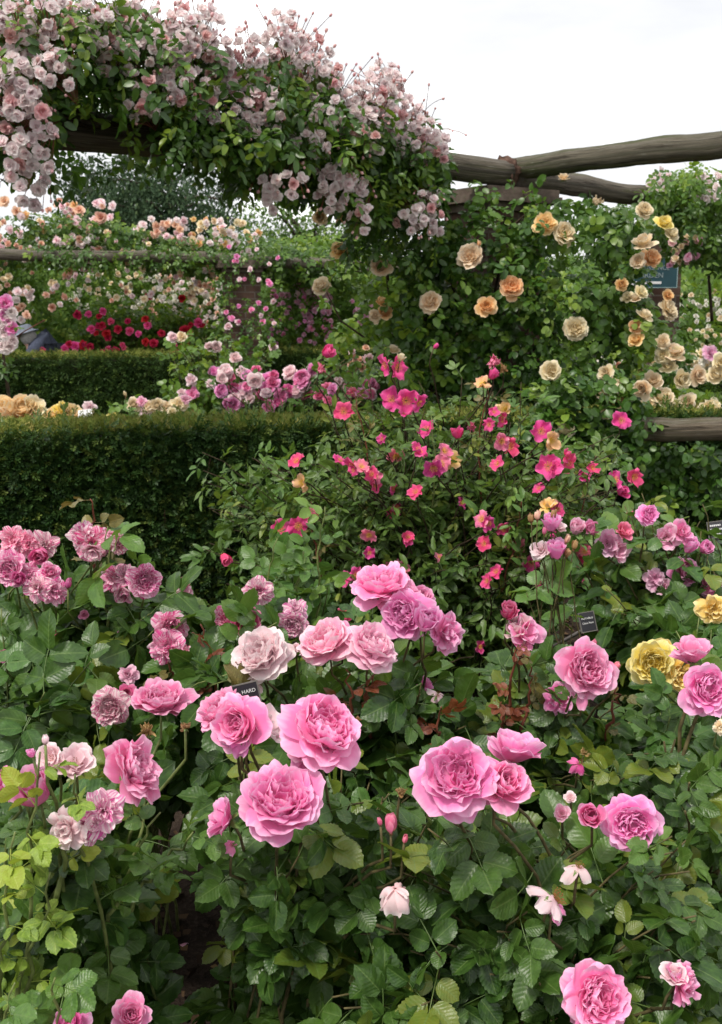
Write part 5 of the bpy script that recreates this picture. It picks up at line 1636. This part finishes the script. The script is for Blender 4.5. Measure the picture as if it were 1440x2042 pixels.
# ------------------------------------------------------------------ signs and plant labels
def text(body, size, mat, parent, loc, rot, align='CENTER', ext=.0006):
    c = bpy.data.curves.new('lettering', 'FONT')
    c.body = body
    c.size = size
    c.align_x = align
    c.align_y = 'CENTER'
    c.extrude = ext
    o = bpy.data.objects.new('lettering', c)
    COL.objects.link(o)
    me = bpy.data.meshes.new_from_object(o)
    bpy.data.objects.remove(o)
    me.materials.clear()
    me.materials.append(mat)
    me.name = 'lettering'
    o = obj('lettering', me, parent, loc)
    o.rotation_euler = rot
    return o


def plant_label(label, p, w, h, lean, yaw, roll, lines, stake_to, group='plant labels'):
    root = thing('plant_label', label, 'plant label', p, group)
    root.rotation_euler = (R_(lean), R_(roll), R_(yaw))
    g = Geo()
    box(g, (-w / 2, 0, -h / 2), (w / 2, .004, h / 2))
    pl = build('plate', g, m_black, root, smooth=False)
    g = Geo()
    b = .0022
    for lo, hi in (((-w / 2 - b, -.001, -h / 2 - b), (-w / 2, .005, h / 2 + b)), ((w / 2, -.001, -h / 2 - b), (w / 2 + b, .005, h / 2 + b)), ((-w / 2, -.001, -h / 2 - b), (w / 2, .005, -h / 2)), ((-w / 2, -.001, h / 2), (w / 2, .005, h / 2 + b))):
        box(g, lo, hi)
    build('rim', g, m_edge, pl, smooth=False)
    for t, s, x, z, al in lines:
        text(t, s, m_letter, pl, (x, -.0012, z), (R_(90), 0, 0), al)
    g = Geo()
    inv = Matrix.Rotation(0, 4, 'X')
    q = Vector((float(stake_to[0] - p[0]), float(stake_to[1] - p[1]), float(stake_to[2] - p[2])))
    q = root.rotation_euler.to_matrix().inverted() @ q
    a = np.array([0, .008, -h * .3])
    tube(g, np.array([a, (a + np.array(q)) / 2, np.array(q)]), .005, 6)
    build('stake', g, m_metal, root)
    return root


p = at(492, 1394, 1.82)
w = 54 * 1.82 / F
plant_label('black plant label with white capitals half hidden behind a pink bloom', p, w, w * 1.15, -14, 6, -12, [('HARD', w * .2, w * .42, w * .28, 'RIGHT'), ('ROSE', w * .18, w * .42, -w * .22, 'RIGHT')], (p[0] + .02, p[1] + .1, float(gz(p[0], p[1]))))
p = at(1172, 1240, 2.75)
w = 32 * 2.75 / F
plant_label('black plant label on a slanting stake reading MUTABILIS', p, w, w * 1.2, -20, 14, -6, [('MUTABILIS', w * .17, 0, w * .22, 'CENTER'), ('China Rose', w * .17, 0, -w * .08, 'CENTER')], at(1085, 1300, 2.95))
p = at(1430, 1056, 3.4)
w = 34 * 3.4 / F
lb = plant_label('black plant label on an upright dark stake by the frame of lavender roses', p, w, w * .95, -22, -14, -10, [], (p[0] + .02, p[1] + .06, float(gz(p[0], p[1]))))
lb['label'] = 'black plant label on an upright dark stake beside the lavender pink roses'
pl = [c for c in lb.children if c.name.startswith('plate')][0]
g = Geo()
for z, x0, x1 in ((.26, -.38, .25), (.02, -.38, .42), (-.24, -.05, .2)):
    x = x0
    while x < x1:
        ww_ = .05 + .05 * rng.random()
        box(g, (w * x, -.0012, w * (z - .05)), (w * min(x + ww_, x1), -.0004, w * (z + .05)))
        x += ww_ + .03
build('lettering', g, m_letter, pl, smooth=False)
p = at(170, 824, 5.45)
root = thing('plant_label', 'white tilted plant card behind the hedge beside the golden apricot blooms', 'plant label', p, 'plant labels')
root.rotation_euler = (R_(-35), R_(-6), R_(5))
g = Geo()
w = 28 * 5.45 / F
box(g, (-w / 2, 0, -w * .3), (w / 2, .004, w * .3))
build('plate', g, m_white, root, smooth=False)
g = Geo()
tube(g, np.array([[0, .01, 0], [0, .05, -.2], [0, .1, -.5]]), .006, 6)
build('stake', g, m_metal, root)

# teal garden sign
p = at(1290, 543, 9.3)
w, h = 124 * 9.3 / F, 60 * 9.3 / F
root = thing('sign', 'teal garden sign with white lettering and arrow on the right hand brick pillar', 'sign', p)
root.rotation_euler = (0, 0, R_(4))
g = Geo()
box(g, (-w / 2, 0, -h / 2), (w / 2, .02, h / 2))
pn = build('panel', g, m_teal, root, smooth=False)
g = Geo()
b = .006
for lo, hi in (((-w / 2 + .002, -.003, -h / 2 + .002), (-w / 2 + b, .01, h / 2 - .002)), ((w / 2 - b, -.003, -h / 2 + .002), (w / 2 - .002, .01, h / 2 - .002)), ((-w / 2 + b, -.003, -h / 2 + .002), (w / 2 - b, .01, -h / 2 + b)), ((-w / 2 + b, -.003, h / 2 - b), (w / 2 - b, .01, h / 2 - .002))):
    box(g, lo, hi)
build('border', g, plain('sign_line', (.3, .42, .42), .5, .3, .1, 5), pn, smooth=False)
m_signletter = plain('sign_lettering', (.22, .27, .28), .6, .2, .1, 8)
text('RENAISSANCE', h * .2, m_signletter, pn, (w * .36, -.003, h * .14), (R_(90), 0, 0), 'RIGHT')
text('GARDEN', h * .24, m_signletter, pn, (w * .27, -.003, -h * .10), (R_(90), 0, 0), 'RIGHT')
g = Geo()
box(g, (-w * .2, -.003, -h * .37), (w * .24, -.0005, -h * .29))
g.add(np.array([[-w * .2, -.003, -h * .24], [-w * .32, -.003, -h * .33], [-w * .2, -.003, -h * .42], [-w * .2, -.0005, -h * .24], [-w * .32, -.0005, -h * .33], [-w * .2, -.0005, -h * .42]]), [np.array([[0, 1, 2], [5, 4, 3]]), np.array([[0, 3, 4, 1], [1, 4, 5, 2], [2, 5, 3, 0]])])
build('arrow', g, m_letter, pn, smooth=False)


# ------------------------------------------------------------------ the gardener bending down behind the far hedge
def person():
    Y = 12.95
    b = at(76, 700, Y)
    z0 = .24
    org = np.array([b[0], Y, z0])
    root = thing('person', 'person in a grey blue jacket and pale hat bending down behind the far left hedge', 'person', org)
    hat_top = at(45, 655, Y)[2] - z0
    hd = hat_top - .12
    # joints (local): bending forwards to the left
    J = {'pel': (.10, .05, .86), 'waist': (.07, .04, .98), 'chest': (-.02, 0, hd - .17), 'neck': (-.08, -.03, hd - .06), 'head': (-.11, -.05, hd + .02), 'crown': (-.12, -.06, hd + .09),
         'shl': (-.02, -.18, hd - .16), 'ell': (-.10, -.24, hd - .42), 'wrl': (-.22, -.20, hd - .62), 'shr': (.02, .18, hd - .16), 'elr': (-.06, .24, hd - .42), 'wrr': (-.2, .2, hd - .62),
         'hl': (.10, -.05, .84), 'knl': (.03, -.10, .46), 'anl': (.10, -.10, .07), 'tol': (-.06, -.11, .03), 'hr': (.10, .14, .84), 'knr': (.06, .15, .46), 'anr': (.14, .15, .07), 'tor': (-.02, .16, .03)}
    Rd = {'pel': .15, 'waist': .135, 'chest': .15, 'neck': .055, 'head': .095, 'crown': .075, 'shl': .06, 'ell': .045, 'wrl': .028, 'shr': .06, 'elr': .045, 'wrr': .028, 'hl': .09, 'knl': .058, 'anl': .04, 'tol': .032, 'hr': .09, 'knr': .058, 'anr': .04, 'tor': .032}
    E = [('pel', 'waist'), ('waist', 'chest'), ('chest', 'neck'), ('neck', 'head'), ('head', 'crown'), ('chest', 'shl'), ('shl', 'ell'), ('ell', 'wrl'), ('chest', 'shr'), ('shr', 'elr'), ('elr', 'wrr'), ('pel', 'hl'), ('hl', 'knl'), ('knl', 'anl'), ('anl', 'tol'), ('pel', 'hr'), ('hr', 'knr'), ('knr', 'anr'), ('anr', 'tor')]
    for s, wj in (('l', 'wrl'), ('r', 'wrr')):
        wv = np.array(J[wj])
        J['palm' + s] = tuple(wv + np.array([-.03, 0, -.06]))
        Rd['palm' + s] = .026
        E.append((wj, 'palm' + s))
        for f_ in range(5):
            a = np.array(J['palm' + s]) + np.array([-.01, (f_ - 2) * .017, -.04 if f_ else -.01])
            c_ = a + np.array([.008, (f_ - 2) * .004, -.03 if f_ not in (0, 4) else -.022])
            J[f'f{s}{f_}a'], J[f'f{s}{f_}b'] = tuple(a), tuple(c_)
            Rd[f'f{s}{f_}a'], Rd[f'f{s}{f_}b'] = .009, .007
            E += [('palm' + s, f'f{s}{f_}a'), (f'f{s}{f_}a', f'f{s}{f_}b')]
    ks = list(J)
    skin = plain('skin', (.5, .3, .22), .6, .3, .1, 20)
    sk = M('skin_and_shirt', .7, .2)
    sx = sk.node('ShaderNodeSeparateXYZ')
    sk.link(sk.objco(), sx.inputs[0])
    sk.col(sk.mix(sk.step(sx.outputs[0], -.085, -.075), (.5, .3, .22), (.09, .105, .16)))
    jacket = plain('jacket_cloth', (.10, .115, .17), .85, .15, .2, 40)
    trouser = plain('trouser_cloth', (.035, .04, .055), .85, .15, .2, 40)

    def skinned(name, sub, grow, mat, parent):
        kk = [k for k in ks if k in sub]
        me = bpy.data.meshes.new(name)
        me.from_pydata([J[k] for k in kk], [(kk.index(a), kk.index(b_)) for a, b_ in E if a in sub and b_ in sub], [])
        o = obj(name, me, parent)
        me.materials.append(mat)
        md = o.modifiers.new('skin', 'SKIN')
        for i, k in enumerate(kk):
            d = me.skin_vertices[0].data[i]
            d.radius = (Rd[k] + grow, Rd[k] + grow)
            d.use_root = (i == 0)
        o.modifiers.new('smooth', 'SUBSURF').levels = 2
        o.modifiers['smooth'].render_levels = 2
        for q in me.polygons:
            q.use_smooth = True
        md.use_smooth_shade = True
        return o
    body = skinned('body', set(ks), 0.0, sk.m, root)
    skinned('jacket', {'waist', 'chest', 'shl', 'ell', 'wrl', 'shr', 'elr', 'wrr', 'pel'}, .038, jacket, root)
    skinned('trousers', {'pel', 'hl', 'knl', 'anl', 'hr', 'knr', 'anr'}, .012, trouser, root)
    g = Geo()
    hc = np.array(J['head']) + np.array([-.01, 0, .045])
    prof = [(.0, .10), (.05, .098), (.085, .08), (.10, .05), (.103, .02), (.155, .0), (.16, -.004), (.10, .008)]
    n = 18
    an = np.arange(n) / n * 2 * math.pi
    V = np.array([[r * math.cos(a), r * math.sin(a), z] for r, z in prof for a in an]) @ roty(R_(-18)).T + hc
    i = np.arange(n)
    fq = np.concatenate([np.stack([k * n + i, k * n + (i + 1) % n, (k + 1) * n + (i + 1) % n, (k + 1) * n + i], 1) for k in range(len(prof) - 1)])
    g.add(V, fq)
    build('hat', g, plain('hat_cloth', (.42, .46, .56), .85, .15, .12, 30), root)
    g = Geo()
    ball(g, hc + np.array([.03, 0, -.04]), .098, 10, axis=(.3, 0, 1))
    build('hair', g, plain('hair_grey', (.35, .34, .33), .7, .3, .2, 60), root)
    face = Geo()
    ball(face, np.array(J['head']) + np.array([-.10, 0, -.01]), .016, 6, axis=(-.5, 0, -.6), stretch=1.5)
    build('nose', face, skin, root)


person()
